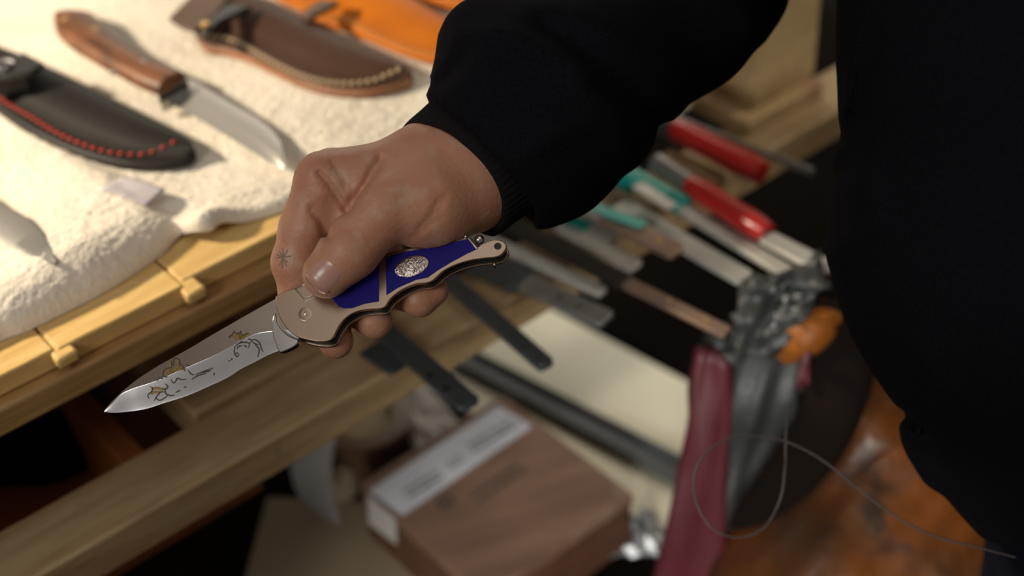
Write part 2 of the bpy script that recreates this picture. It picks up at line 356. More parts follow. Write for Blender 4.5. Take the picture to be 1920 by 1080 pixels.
# ------------------------------------------------------------------ towel
def towel():
    # front edge traced on the boards, then the cloth runs inward; an edge roll thicker on the left
    ed = spline([P(x, y, .001)[:2] for x, y in [(-330, 800), (-150, 712), (0, 640), (60, 616), (200, 545), (300, 480), (338, 447), (352, 448), (375, 453), (400, 450), (425, 434), (480, 412), (540, 392), (640, 345), (800, 268), (1000, 175), (1150, 110)]], 620)
    q = np.c_[ed, np.full(len(ed), BENCH)]
    A = (q - E0)@EA; B = (q - E0)@EO
    nv = 420; dv = np.r_[0, np.cumsum(np.linspace(.0004, .0026, nv-1))]; dv *= .62/dv[-1]
    V = np.empty((len(ed), nv, 3)); s = np.linspace(0, 1, len(ed))
    x0 = ab(340, 447, 0)[0]
    left = 1/(1+np.exp((A-x0+.004)/.004))                 # thick rolled hem left of the corner
    for j in range(nv):
        d = dv[j]; r = .006 + .020*left; hgt = .0035 + .0125*left + .0025
        t = np.clip(d/r, 0, 1); z = hgt*np.sqrt(1-(1-t)**2)
        # beyond the roll the cloth settles down
        z = z - (hgt-.0055)*np.clip((d-r)/.11, 0, 1)**1.0*(1-.25*left)
        a = A; b = B - d
        V[:, j, :] = E0 + a[:, None]*EA + b[:, None]*EO; V[:, j, 2] = BENCH + .0006 + z
    # waves, folds and the loops of the terry
    X = (V - E0)@EA; Y = (V - E0)@EO
    depth = np.clip(dv[None, :]/.02, 0, 1)
    V[..., 2] += depth*(.0012*np.sin(X*37+Y*21) + .0010*np.sin(X*71-Y*43+1) + .0011)
    # bunched corner
    cx, cy = ab(392, 425, .006)
    g = np.exp(-(((X-cx)/.016)**2 + ((Y-cy)/.011)**2)); V[..., 2] += .010*g
    fx, fy = ab(445, 372, .004); dd = (X-fx)*.86 + (Y-fy)*.5; al = -(X-fx)*.5 + (Y-fy)*.86
    V[..., 2] += .0035*np.exp(-(al/.006)**2)*np.exp(-(dd/.05)**2)
    def vn(seed, sc):
        r_ = np.random.default_rng(seed).normal(size=(int(700/sc)+3, int(700/sc)+3)); u = (np.clip((X+.4)/1.4, 0, .999))*(r_.shape[0]-2); v = np.clip((Y+.75)/.85, 0, .999)*(r_.shape[1]-2)
        i = u.astype(int); j = v.astype(int); fu = u-i; fv = v-j; fu = fu*fu*(3-2*fu); fv = fv*fv*(3-2*fv)
        return r_[i, j]*(1-fu)*(1-fv) + r_[i+1, j]*fu*(1-fv) + r_[i, j+1]*(1-fu)*fv + r_[i+1, j+1]*fu*fv
    fine = np.clip(dv[None, :]/.003, .15, 1)
    V[..., 2] += fine*(.00022*vn(1, 1.4) + .00022*vn(2, 4) + .0008*depth*vn(3, 40))
    V[..., 2] = np.maximum(V[..., 2], BENCH + .0004)
    n, k = V.shape[:2]; I = np.arange(n*k).reshape(n, k)
    Fc = np.stack([I[:-1, :-1], I[1:, :-1], I[1:, 1:], I[:-1, 1:]], -1).reshape(-1, 4)
    o = obj('towel', V.reshape(-1, 3), Fc, m_towel, smooth=True)
    tag(o, 'cream terry towel spread over the workbench, its near hem bunched at a corner', 'towel')
    return o
tw = towel()
TZ = .0085                                                 # cloth surface above the boards
_bv = BVHTree.FromPolygons([tuple(v.co) for v in tw.data.vertices], [tuple(p.vertices) for p in tw.data.polygons])
def towel_z(p):
    q = Vector(p) - tw.location; q.z = 1
    h = _bv.ray_cast(q, Vector((0, 0, -1)), 5)
    return (h[0].z + tw.location.z) if h[0] else BENCH+TZ
# woven care label
q = arr([(190, 371), (228, 338), (312, 363), (278, 393)], TZ+.006)
n1, n2 = 12, 10; V = []; zt = max(towel_z(p) for p in q)
for i in range(n1):
    for j in range(n2):
        u, v = i/(n1-1), j/(n2-1); p = q[0]*(1-u)*(1-v) + q[1]*(1-u)*v + q[2]*u*v + q[3]*u*(1-v)
        p[2] = max(towel_z(p) + .0012, zt - .001 + .0015*math.sin(u*3.0)); V.append(p)
Fc = [[i*n2+j, (i+1)*n2+j, (i+1)*n2+j+1, i*n2+j+1] for i in range(n1-1) for j in range(n2-1)]
lab = obj('care_label', V, Fc, m_tagp, smooth=True); md = lab.modifiers.new('solid', 'SOLIDIFY'); md.thickness = .0006; md.offset = 0
tag(lab, 'small lilac-grey woven care label lying at the hem of the cream towel', 'label')

# ------------------------------------------------------------------ sheaths and knives on the towel
def capsule_mesh(name, l, r, mat):
    V = []; n = 8; st = [(-.5, .45), (-.42, .9), (0, 1.08), (.42, .9), (.5, .45)]
    for s, k in st:
        for j in range(n): V.append((s*l, r*k*math.cos(2*math.pi*j/n), r*k*.8*math.sin(2*math.pi*j/n)))
    Fc = [[i*n+j, i*n+(j+1) % n, (i+1)*n+(j+1) % n, (i+1)*n+j] for i in range(4) for j in range(n)] + [list(range(n))[::-1], list(range(4*n, 5*n))]
    me = bpy.data.meshes.new(name); me.from_pydata(V, [], Fc); me.materials.append(mat); me.polygons.foreach_set('use_smooth', [True]*len(me.polygons)); return me
def stitches(parent, body, line, z, count, mat, l=.0032, r=.0009, tilt=.35):
    """stitch pieces laid on the leather along the line"""
    pts = spline([P(x, y, z) for x, y in line], count); me = capsule_mesh('stitch', l, r, mat); bod = BVHTree.FromPolygons([tuple(v.co) for v in body.data.vertices], [tuple(p.vertices) for p in body.data.polygons])
    T = np.gradient(pts, axis=0); org = ORG[parent.name]
    for i, p in enumerate(pts):
        q = Vector(p - org); q.z = .5; h = bod.ray_cast(q, Vector((0, 0, -1)), 2)
        if h[0] is None: continue
        o = bpy.data.objects.new('stitch', me); C.objects.link(o); o.parent = parent
        o.location = h[0] + Vector((0, 0, .0004)); o.rotation_euler = (0, 0, math.atan2(T[i][1], T[i][0]) + tilt)
SH = [(0, .0035), (.01, .005), (.05, .0062), (.16, .0068), (.24, .0078), (.34, .0115), (.5, .0155), (.66, .0175), (.8, .017), (.91, .0145), (.97, .010), (1, .006)]
def sheath_body(name, low, upp, z, mat, parent, n=60, hs=1.0):
    pr = [(a, b*hs) for a, b in SH]
    return loft(name, [P(x, y, z) for x, y in low], [P(x, y, z) for x, y in upp], pr, mat, parent, n=n, taper=lambda t: 1 - .42*t**3, angle=50)
# black sheath, red stitching
s = thing('knife_sheath', P(150, 230, TZ), 'black leather knife sheath with red stitching at the left of the towel', 'knife sheath')
low = [(-95, 150), (-50, 188), (0, 217), (40, 244), (90, 272), (150, 297), (230, 316), (290, 319), (345, 313), (364, 304)]
upp = [(-60, 98), (-10, 108), (60, 132), (130, 165), (200, 198), (260, 227), (310, 252), (345, 270), (366, 286), (369, 298)]
b = sheath_body('leather_body', low, upp, TZ, m_black, s)
stitches(s, b, [(-60, 140), (0, 186), (30, 205), (60, 222), (95, 243), (130, 261), (175, 277), (215, 286), (260, 289), (300, 285), (328, 279)], TZ+.006, 31, m_redthread, l=.0034, r=.0011, tilt=.75)
q = arr([(-40, 112), (20, 112), (42, 97), (84, 118), (58, 134), (5, 142), (-45, 140)], TZ+.030)
V, Fc = extrude(q, np.array([0, 0, -.004])); bevel(obj('strap', V, Fc, m_strap, s), .001)
V, Fc = extrude(arr([(-30, 118), (40, 116), (50, 140), (-30, 150)], TZ+.026), np.array([0, 0, -.012])); bevel(obj('strap_loop', V, Fc, m_black, s), .001)
o = disc('snap', P(8, 124, TZ+.030), (0, 0, 1), .0065, .0025, m_steel, s, dome=.0015); o['label'] = 'silver press snap'
# knife at the left margin
s = thing('fixed_blade_knife', P(20, 440, TZ), 'satin steel blade reaching in at the left edge below the black sheath', 'knife')
low = [(-130, 360), (-60, 408), (0, 449), (50, 477), (85, 491), (104, 498)]; upp = [(-110, 318), (-50, 352), (0, 385), (45, 408), (85, 448), (107, 495)]
loft('blade', [P(x, y, TZ+.0125) for x, y in low], [P(x, y, TZ+.0125) for x, y in upp], [(0, .0006), (.06, .0016), (.94, .0022), (1, .0018)], M('matt_blade', (.24, .23, .215), .6, .3), s, n=40)
low = [(-330, 250), (-250, 290), (-180, 330), (-118, 370)]; upp = [(-310, 190), (-230, 235), (-160, 280), (-100, 312)]
loft('handle', [P(x, y, TZ-.002) for x, y in low], [P(x, y, TZ-.002) for x, y in upp], [(0, .004), (.06, .011), (.2, .016), (.5, .018), (.8, .016), (.94, .011), (1, .004)], m_walnut, s, n=30)
# walnut handled knife
s = thing('fixed_blade_knife', P(300, 170, TZ), 'walnut-handled fixed-blade knife between the black and dark brown sheaths', 'knife')
low = [(104, 48), (108, 66), (135, 92), (180, 120), (230, 148), (262, 165), (298, 180)]; upp = [(112, 33), (135, 30), (170, 34), (193, 50), (225, 85), (275, 118), (350, 150)]
hz = .002
loft('scale', [P(x, y, TZ-hz) for x, y in low], [P(x, y, TZ-hz) for x, y in upp], [(0, .0), (0, .0045)], m_walnut, s, n=40)
loft('tang', [P(x, y, TZ+.0026) for x, y in low], [P(x, y, TZ+.0026) for x, y in upp], [(0, .0), (0, .0040), (1, .004)], m_satin, s, n=40)
loft('scale', [P(x, y, TZ+.0066) for x, y in low], [P(x, y, TZ+.0066) for x, y in upp], [(0.0, .003), (.04, .006), (.18, .0088), (.5, .0098), (.82, .0088), (.96, .006), (1, .003)], m_walnut, s, n=40, taper=lambda t: .72+.28*min(1, t*6))
for px, py, r in ((175, 57, .0036), (266, 118, .0028), (212, 138, .0024)): disc('pin', P(px, py, TZ+.0150), (0, 0, 1), r, .0012, m_brass if r > .003 else m_satin, s)
disc('lanyard_ring', P(123, 36, TZ+.0150), (0, 0, 1), .0028, .0012, m_brass, s)
V, Fc = extrude(arr([(297, 181), (350, 151), (354, 154), (302, 184)], TZ+.0140), np.array([0, 0, -.0115])); o = bevel(obj('guard', V, Fc, m_satin, s), .0012)
V, Fc = extrude(arr([(296, 180), (349, 150), (352, 152), (299, 182)], TZ+.0158), np.array([0, 0, -.004])); bevel(obj('spacer', V, Fc, m_liner, s), .0005)
low = [(303, 184), (350, 211), (400, 240), (450, 270), (495, 298), (536, 321)]; upp = [(355, 152), (375, 162), (430, 196), (490, 232), (525, 268), (539, 318)]
loft('blade', [P(x, y, TZ+.0068) for x, y in low], [P(x, y, TZ+.0068) for x, y in upp], [(0, .0001), (.42, .0014), (.47, .0019), (.96, .0024), (1, .0020)], M('knife_blade', (.55, .53, .50), .48, .8), s, n=50)
# dark brown sheath
s = thing('knife_sheath', P(560, 90, TZ), 'dark brown leather sheath with beige stitching and a tan flap', 'knife sheath')
low = [(360, 52), (382, 92), (425, 102), (470, 116), (520, 141), (570, 162), (620, 175), (680, 180), (735, 172), (772, 160)]
upp = [(395, -22), (450, 0), (500, 22), (540, 40), (590, 66), (640, 88), (690, 110), (730, 128), (765, 145), (776, 156)]
b = sheath_body('leather_body', low, upp, TZ, m_brownl, s)
loft('welt', [P(x, y, TZ) for x, y in [(366, 64), (386, 99), (425, 106), (470, 120), (520, 145), (570, 167), (620, 180), (680, 184), (735, 176), (774, 163)]], [P(x, y, TZ) for x, y in low[:-1] + [(770, 158)]], [(0, .003), (.5, .0048), (1, .005)], m_tanedge, s, n=60)
stitches(s, b, [(400, 71), (440, 78), (475, 96), (520, 120), (565, 140), (610, 152), (660, 155), (705, 150), (748, 141)], TZ+.006, 32, m_beige, l=.0040, r=.0016, tilt=1.0)
q = arr([(316, 32), (360, -12), (440, -20), (405, 24), (366, 56), (340, 48)], TZ+.019); V, Fc = extrude(q, np.array([0, 0, -.0035])); bevel(obj('flap', V, Fc, m_flap, s), .001)
V, Fc = extrude(arr([(372, 60), (386, 40), (425, 6), (470, 10), (455, 18), (410, 40), (386, 66)], TZ+.0235), np.array([0, 0, -.004])); bevel(obj('retaining_strap', V, Fc, m_strap, s), .001)
disc('buckle', P(385, 48, TZ+.0235), (0, 0, 1), .0035, .002, m_brass, s)
# orange sheaths
s = thing('knife_sheath', P(700, 40, TZ), 'orange leather sheath beside the dark brown one, partly behind the sleeve', 'knife sheath')
low = [(500, -28), (525, 4), (566, 24), (582, 44), (640, 58), (690, 78), (740, 99), (790, 115), (840, 122), (890, 118), (925, 108)]
upp = [(560, -72), (610, -50), (660, -28), (728, 0), (765, 14), (800, 30), (838, 52), (870, 66), (895, 80), (918, 94), (928, 104)]
b = sheath_body('leather_body', low, upp, TZ, m_orange, s)
stitches(s, b, [(592, 37), (645, 38), (680, 52), (710, 68), (745, 82), (780, 93), (815, 101), (850, 104)], TZ+.006, 26, m_tanthread, l=.0034, r=.0010, tilt=.6)
V, Fc = extrude(arr([(566, 22), (600, -2), (636, 2), (590, 26), (578, 36)], TZ+.0195), np.array([0, 0, -.004])); bevel(obj('strap', V, Fc, m_flap, s), .001)
s = thing('knife_sheath', P(860, -10, TZ), 'orange leather sheath farthest along the towel, at the top margin', 'knife sheath')
low = [(700, -60), (760, -12), (800, 4), (850, 18), (900, 24), (960, 24), (1000, 12)]; upp = [(740, -100), (790, -78), (840, -56), (890, -38), (930, -20), (970, -4), (1004, 8)]
b = sheath_body('leather_body', low, upp, TZ, m_orange, s, n=40)
stitches(s, b, [(800, -14), (850, 0), (900, 6), (950, 4)], TZ+.006, 12, m_tanthread, l=.0034, r=.0010)

# ------------------------------------------------------------------ the folding knife in the hand
TILT = math.radians(19)
uc = np.array([-804*.9266, -804*.3756]); ul = np.linalg.norm(uc); ux, uy = -.9266, -.3756       # toward the tip, in camera right and up
Uk = R*ux + U*uy; Vp = R*(-.3756) + U*(.9266)
Vk = Vp*math.cos(TILT) + F*math.sin(TILT); Nk = -F*math.cos(TILT) + Vp*math.sin(TILT)
K0 = H(572, 588, 0)
def K(px, py, n=0):               # the point of the handle's face plane (lifted n mm) seen there
    d = ray(px, py); o = K0 + Nk*n/1000; t = ((o - CAM)@Nk)/(d@Nk); return CAM + d*t
def KL(px, py, n):                # the same spot of the face plane moved n mm along its normal
    return K(px, py) + Nk*n/1000
Z3 = lambda pts: [(480+x/3.6, 400+y/3.6) for x, y in pts]
Z4 = lambda pts: [(180+x/3.857, 520+y/3.857) for x, y in pts]
kn = thing('folding_knife', K0, 'open folding knife with blue inlays and etched blade, held in the hand', 'knife')
plate_px = Z3([(150, 545), (320, 484), (450, 430), (620, 375), (760, 310), (900, 262), (1060, 232), (1250, 208), (1400, 163), (1440, 190), (1482, 232), (1520, 208), (1570, 186), (1622, 176), (1675, 192), (1692, 225), (1668, 268), (1625, 294), (1550, 302), (1450, 317), (1350, 347), (1262, 392), (1180, 462), (1080, 478), (980, 520), (905, 580), (862, 638), (760, 648), (680, 664), (612, 702), (560, 762), (525, 832), (495, 860), (420, 866), (340, 852), (270, 828), (215, 785), (168, 718), (137, 645), (130, 595)])
def kplate(name, px, n1, n0, mat, parent, grow=0, sp=160, bev=.0004):
    q = np.array([K(x, y) for x, y in px]); q = spline(q, sp, closed=True) if sp else q
    if grow:
        c = np.roll(q, -1, 0) - np.roll(q, 1, 0); nn = np.cross(c, Nk); nn /= np.linalg.norm(nn, axis=1)[:, None]
        ar = np.sum(np.cross(q - q.mean(0), np.roll(q, -1, 0) - q.mean(0))@Nk); q = q + nn*grow*(1 if ar > 0 else -1)
    V, Fc = extrude(q + Nk*n0/1000, Nk*(n1-n0)/1000); o = obj(name, V, Fc, mat, parent)
    if bev: bevel(o, bev, 2)
    return o
kplate('front_plate', plate_px, 0, -2.2, m_plate, kn)
kplate('liner', plate_px, -2.3, -4.2, m_liner, kn, grow=-.0007)
kplate('back_spring', plate_px, -4.3, -7.2, m_steel, kn, grow=-.0016)
kplate('liner', plate_px, -7.3, -9.0, m_liner, kn, grow=-.0007)
kplate('back_plate', plate_px, -9.1, -11.2, m_plate, kn)
in1 = Z3([(505, 560), (530, 596), (560, 630), (600, 643), (650, 641), (735, 611), (831, 595), (831, 330), (740, 358), (600, 440), (510, 500)])
in2 = Z3([(874, 296), (880, 554), (960, 502), (1080, 450), (1160, 434), (1230, 384), (1320, 330), (1420, 276), (1498, 240), (1432, 172), (1340, 194), (1200, 228), (1000, 260)])
for nm, q in (('inlay', in1), ('inlay', in2)): kplate(nm, q, .18, -.6, m_blue, kn, sp=0, bev=.00015)
kplate('inlay_rim', Z3([(1500, 238), (1436, 165), (1424, 168), (1488, 244)]), .5, -.4, m_plate, kn, sp=0, bev=.0002)
md_ = disc('medallion', KL(*Z3([(1052, 361)])[0], .1), Nk, .0079, .0010, m_oval, kn, n=36, squash=.60, major=-(R*.955+U*.30), dome=.0004)
for k in range(26):                                      # little raised beads of the medallion relief
    a, r = RNG.uniform(0, 6.28), math.sqrt(RNG.uniform(0, .75)); x = 1052 + 105*r*math.cos(a); y = 361 + 62*r*math.sin(a) - 25*r*math.cos(a)
    disc('bead', KL(*Z3([(x, y)])[0], 1.2), Nk, RNG.uniform(.0004, .0007), .0005, m_oval, md_, n=8, dome=.0003)
pv = disc('pivot_screw', KL(*Z3([(333, 680)])[0], -.1), Nk, .0032, .00030, m_plate, kn, n=28, dome=0)
disc('screw_socket', KL(*Z3([(333, 676)])[0], .2), Nk, .0008, .0002, m_steel, pv, n=12, dome=.00015)
disc('lanyard_hole', KL(*Z3([(1632, 222)])[0], -.1), Nk, .0017, .0002, m_liner, kn, n=20)
bt = Z3([(262, 508), (400, 452), (480, 520), (332, 588)])
q = np.array([KL(x, y, .2) for x, y in bt] + [KL(*bt[0], .2)]); tube('button_rim', q, .00028, m_steel, kn, n=6)
kplate('lock_button', Z3([(275, 512), (395, 464), (465, 520), (334, 575)]), .12, -.4, m_plate, kn, sp=0, bev=.0002)
disc('rivet', KL(*Z3([(1505, 170)])[0], -2), Nk, .0022, .0018, m_steel, kn, n=14, dome=.001)
disc('rivet', KL(*Z3([(1415, 155)])[0], -2), Nk, .0012, .0018, m_steel, kn, n=14, dome=.001)
disc('rivet', KL(*Z3([(1605, 335)])[0], -4), Nk, .0012, .0018, m_steel, kn, n=14, dome=.001)
# blade: flat above the grind line, hollow below it
spine = Z4([(58, 966), (100, 920), (160, 862), (230, 802), (330, 727), (450, 650), (570, 582), (700, 510), (820, 437), (950, 362), (1100, 276), (1295, 168), (1420, 110)])
edge = Z4([(58, 974), (130, 979), (250, 969), (370, 949), (500, 907), (650, 860), (800, 796), (950, 727), (1040, 668), (1150, 612), (1250, 560), (1330, 528), (1450, 480)])
grind = Z4([(62, 968), (118, 915), (185, 850), (270, 810), (380, 775), (470, 742), (560, 702), (700, 640), (860, 570), (980, 505), (1100, 440), (1225, 400), (1500, 380)])
def blade():
    n = 70; bs = -5.7
    S = spline([K(x, y, bs) for x, y in spine], n); Gd = spline([K(x, y, bs) for x, y in grind], n); Ed = spline([K(x, y, bs) for x, y in edge], n)
    V = []
    for i in range(n):
        t = i/(n-1); th = .0013*min(1, .15 + t*5)
        mid = (Gd[i]*.5 + Ed[i]*.5); nv = Nk
        for p, h in ((S[i], th), (S[i]*.97+Gd[i]*.03, th), (Gd[i], th), (Gd[i]*.98+Ed[i]*.02, th*.94), (mid, th*.40), (Gd[i]*.1+Ed[i]*.9, th*.16), (Ed[i], .00004)): V.append(p + nv*h)
        for p, h in ((Ed[i], .00004), (mid, th*.4), (Gd[i], th), (S[i], th)): V.append(p - nv*h)
    k = 11
    Fc = [[i*k+j, i*k+(j+1) % k, (i+1)*k+(j+1) % k, (i+1)*k+j] for i in range(n-1) for j in range(k)] + [list(range(k))[::-1], list(range((n-1)*k, n*k))]
    o = obj('blade', V, Fc, m_blade, kn, smooth=True, angle=6); o.data.materials.append(m_ground)
    for i, p in enumerate(o.data.polygons):
        if i < (n-1)*k and 2 <= i % k <= 7: p.material_index = 1
    return o
bl = blade()
# curved ricasso under the bolster
rc = Z4([(1285, 240), (1300, 320), (1345, 380), (1400, 420), (1450, 440), (1442, 470), (1405, 498), (1345, 524), (1316, 528), (1290, 480), (1262, 380), (1262, 300)])
kplate('ricasso', rc, -2.6, -6.6, m_steel, kn, sp=60, bev=.0009)
def bvh_of(o):
    w_ = ORG[o.name]; return BVHTree.FromPolygons([tuple(np.array(v.co)+w_) for v in o.data.vertices], [tuple(p.vertices) for p in o.data.polygons])
def strokes(name, target, lines, width, mat, parent, off=.00006, closed=False):
    """engraved lines: thin ribbons laid on the target's surface"""
    bv = bvh_of(target); V = []; Fc = []
    for ln in lines:
        px = spline(ln, max(6, 4*len(ln))) if len(ln) > 2 else np.array([np.array(ln[0])*(1-t)+np.array(ln[1])*t for t in np.linspace(0, 1, 6)])
        pts = []; nr = []
        for x, y in px:
            d = ray(x, y); h = bv.ray_cast(Vector(CAM), Vector(d).normalized())
            if h[0] is not None: pts.append(np.array(h[0])); nr.append(np.array(h[1]) if np.array(h[1])@d < 0 else -np.array(h[1]))
        if len(pts) < 3: continue
        pts = np.array(pts); T = np.gradient(pts, axis=0); b0 = len(V)
        for i, p in enumerate(pts):
            sd = np.cross(T[i], nr[i]); sd /= np.linalg.norm(sd)+1e-12; wv = width*(.5 + .5*math.sin(math.pi*(i+.8)/(len(pts)+.6)))*.5
            V += [p - sd*wv + nr[i]*off, p + sd*wv + nr[i]*off]
        Fc += [[b0+2*i, b0+2*i+1, b0+2*i+3, b0+2*i+2] for i in range(len(pts)-1)]
    return obj(name, V, Fc, mat, parent)
Z7 = lambda pts: [(260+x/7.715, 640+y/7.715) for x, y in pts]
gold = [Z4(l) for l in ([(480, 690), (520, 665), (545, 690)], [(545, 600), (540, 650), (560, 690)], [(585, 600), (600, 640), (570, 665)], [(600, 605), (620, 650), (640, 670)], [(500, 705), (560, 680), (610, 665), (650, 655)], [(975, 435), (1010, 420), (1045, 430)], [(1020, 400), (1045, 415), (1040, 445)], [(1060, 430), (1085, 415), (1110, 405)], [(1000, 450), (1040, 440), (1080, 435)], [(400, 810), (440, 800), (490, 815)], [(400, 850), (420, 830), (470, 830)])]
g = strokes('gilt_figure', bl, gold, .0014, m_gold, bl, off=.00004); g['label'] = 'gilded patches of the etched riders'
dark = [Z4(l) for l in ([(485, 680), (490, 715), (520, 720)], [(480, 690), (510, 660), (545, 655)], [(540, 600), (550, 630), (545, 655)], [(560, 640), (565, 590), (590, 588), (608, 605), (600, 640)], [(600, 615), (630, 645), (645, 680)], [(655, 625), (665, 640), (680, 635)],
    [(665, 672), (690, 700), (710, 705)], [(540, 735), (560, 765), (580, 745), (590, 730), (620, 740), (655, 735)], [(440, 750), (460, 728), (485, 735)], [(385, 790), (410, 800), (400, 830), (375, 850), (385, 880)], [(500, 770), (520, 790), (500, 810), (480, 800)],
    [(420, 895), (440, 860), (470, 830), (500, 830)], [(430, 870), (460, 890), (500, 870), (520, 850)], [(500, 800), (505, 840), (540, 855), (570, 850)], [(575, 835), (610, 815)], [(635, 797), (655, 790)], [(690, 740), (740, 710), (800, 695)], [(720, 705), (780, 680), (850, 655)], [(770, 690), (830, 675)], [(850, 710), (858, 690)],
    [(975, 435), (960, 430), (985, 415), (1000, 385)], [(1000, 395), (1030, 410), (1050, 385)], [(1045, 390), (1060, 420), (1100, 400)], [(1005, 500), (1000, 540), (1020, 575), (1035, 555)], [(1005, 500), (1040, 475), (1080, 470), (1110, 480), (1100, 510)], [(1110, 480), (1140, 450), (1180, 470), (1195, 510), (1210, 540)], [(1150, 490), (1180, 520), (1170, 575)],
    [(1020, 520), (1030, 500), (1060, 495)], [(1070, 490), (1090, 505)], [(1130, 465), (1150, 480), (1175, 490)], [(1010, 545), (1030, 550)], [(980, 600), (985, 585)], [(960, 608), (968, 600)], [(1040, 480), (1055, 460)], [(1100, 445), (1130, 455)])]
g = strokes('etched_lines', bl, dark, .00066, m_etch, bl); g['label'] = 'dark etched outlines of horses and riders'
g = strokes('maker_stamp', bl, [Z4(l) for l in ([(1205, 285), (1215, 300)], [(1215, 300), (1228, 315)], [(1228, 320), (1238, 335)], [(1235, 345), (1245, 362)])], .0004, M('faint_etch', (.30, .27, .25), .5, .6), bl)

# ------------------------------------------------------------------ the hand
def to_cam(p): q = np.array(p) - CAM; return np.array([q@R, q@U, -(q@F)])*1000
kO = to_cam(K0); kU = np.array([ux, uy, 0]); kN = np.array([Nk@R, Nk@U, -(Nk@F)]); kV = np.array([Vk@R, Vk@U, -(Vk@F)])
plate_w = np.array([K(x, y) for x, y in plate_px]); ps = (plate_w - K0)@Uk*1000; pt = (plate_w - K0)@Vk*1000
ss = np.linspace(-104, 14, 60); tops_ = np.array([max([-99]+[a_ for b_, a_ in zip(ps, pt) if abs(b_-x) < 7]) for x in ss]); bots_ = np.array([min([99]+[a_ for b_, a_ in zip(ps, pt) if abs(b_-x) < 7]) for x in ss])
def hand_sdf(X):
    d = None
    def add(a, b, k=5.0):
        nonlocal d
        c = cone(X, hc(*a[:3]), hc(*b[:3]), a[3], b[3]); d = c if d is None else smin(d, c, k)
    # wrist and forearm inside the sleeve
    add((1040, 200, -48, 27), (880, 318, -26, 27), 1)
    add((880, 318, -26, 27), (812, 322, -22, 24.5), 10)
    # metacarpals
    add((850, 322, -20, 20), (606, 338, -9, 12.6), 9)
    add((850, 330, -34, 20), (622, 326, -28, 12), 9)
    add((850, 336, -46, 18), (655, 328, -46, 12), 9)
    add((850, 345, -56, 17), (700, 338, -60, 11), 9)
    # thumb: base pad, metacarpal, two phalanges
    add((850, 352, -14, 21), (815, 378, -9, 20.5), 9)
    add((880, 352, -18, 16), (800, 376, -6, 20), 8)
    add((800, 376, -6, 20), (722, 392, 3, 15.2), 7)
    th = cone(X, hc(722, 392, 3), hc(655, 470, 7.5), 14.8, 12.6)
    th = smin(th, cone(X, hc(655, 470, 7.5), hc(612, 514, 6.0), 12.6, 11.0), 5)
    # web between thumb and index
    add((632, 356, -16, 13), (725, 360, -10, 15), 6)
    add((600, 400, -20, 11), (660, 400, -14, 13), 5)
    # index
    ix = cone(X, hc(606, 338, -9), hc(570, 430, -12), 12.6, 11.2)
    ix = smin(ix, cone(X, hc(570, 430, -12), hc(554, 492, -14), 11.0, 10.7), 4)
    ix = smin(ix, cone(X, hc(554, 492, -14), hc(566, 556, -17), 10.5, 10.0), 4)
    ix = smin(ix, cone(X, hc(566, 556, -17), hc(625, 592, -24), 10.0, 8), 4)
    d = smin(d, ix, 4); d = smin(d, th, 2.6)
    for pts in ([(622, 326, -28, 12), (596, 480, -40, 10), (612, 585, -33, 9), (630, 640, -17, 8.2)],
                [(655, 328, -46, 12), (650, 490, -54, 10), (668, 575, -40, 9), (702, 602, -16, 8.6)],
                [(700, 338, -60, 11), (715, 470, -60, 9.4), (742, 545, -44, 8.6), (786, 560, -17, 8.2)]):
        f_ = None
        for a, b in zip(pts[:-1], pts[1:]):
            c = cone(X, hc(*a[:3]), hc(*b[:3]), a[3], b[3]); f_ = c if f_ is None else smin(f_, c, 3.5)
        d = smin(d, f_, 1.6)
    c = cone(X, hc(786, 560, -17), hc(812, 545, -18), 8.2, 7.4); d = smin(d, c, 3)
    # creases on the side that faces up: soft furrows
    D = -X[..., 2]; px = 960 + X[..., 0]/D*FPX; py = 540 - X[..., 1]/D*FPX
    front = 1/(1+np.exp((D - 652)/1.2))
    def furrow(pts, A, wd):
        nonlocal d
        g_ = None
        for a, b in zip(pts[:-1], pts[1:]):
            s_ = seg2d(px, py, a, b); g_ = s_ if g_ is None else np.minimum(g_, s_)
        d = d + A*np.exp(-(g_/wd)**2)*front
    furrow([(598, 324), (612, 338), (628, 360), (648, 394)], 1.9, 6)
    furrow([(624, 304), (640, 330), (658, 372)], .95, 6)
    furrow([(714, 300), (697, 325), (684, 350), (664, 376), (652, 392)], 2.9, 10)
    furrow([(584, 392), (598, 410), (614, 444)], 2.4, 7)
    furrow([(786, 428), (808, 404), (822, 376)], 1.0, 6)
    furrow([(802, 424), (824, 396), (836, 366)], .6, 6)
    furrow([(770, 446), (795, 432), (826, 410)], .5, 5)
    furrow([(640, 427), (660, 433), (676, 443)], .3, 3.5); furrow([(648, 412), (672, 424), (690, 436)], .22, 3.5)
    furrow([(516, 482), (535, 488), (560, 492)], .45, 4); furrow([(520, 470), (540, 472)], .3, 3); furrow([(517, 496), (540, 503)], .3, 3)
    # knuckle swell and tendon
    def swell(x, y, rx, A):
        nonlocal d
        d = d - A*np.exp(-((px-x)**2 + (py-y)**2)/rx**2)*front
    swell(738, 345, 26, 1.6); swell(590, 312, 22, .8); swell(604, 366, 13, .9); swell(575, 425, 20, .5); swell(636, 340, 9, .7)
    # nail bed hollow on the thumb
    # the knife the fingers close on
    Y = X - kO; s_ = Y@kU; t_ = Y@kV; n_ = Y@kN
    tp = np.interp(s_, ss, tops_); bo = np.interp(s_, ss, bots_)
    kd = np.maximum(np.maximum(t_ - tp, bo - t_), np.maximum(n_ - .25, -11.4 - n_)); kd = np.maximum(kd, np.maximum(s_-12.6, -92-s_))
    d = np.maximum(d, -(kd - .15))
    return d
lo = hc(505, 690, 0); hi = hc(1070, 130, 0)
V, Fc = surface_nets(hand_sdf, (-115, -42, -735), (27, 98, -612), .95)
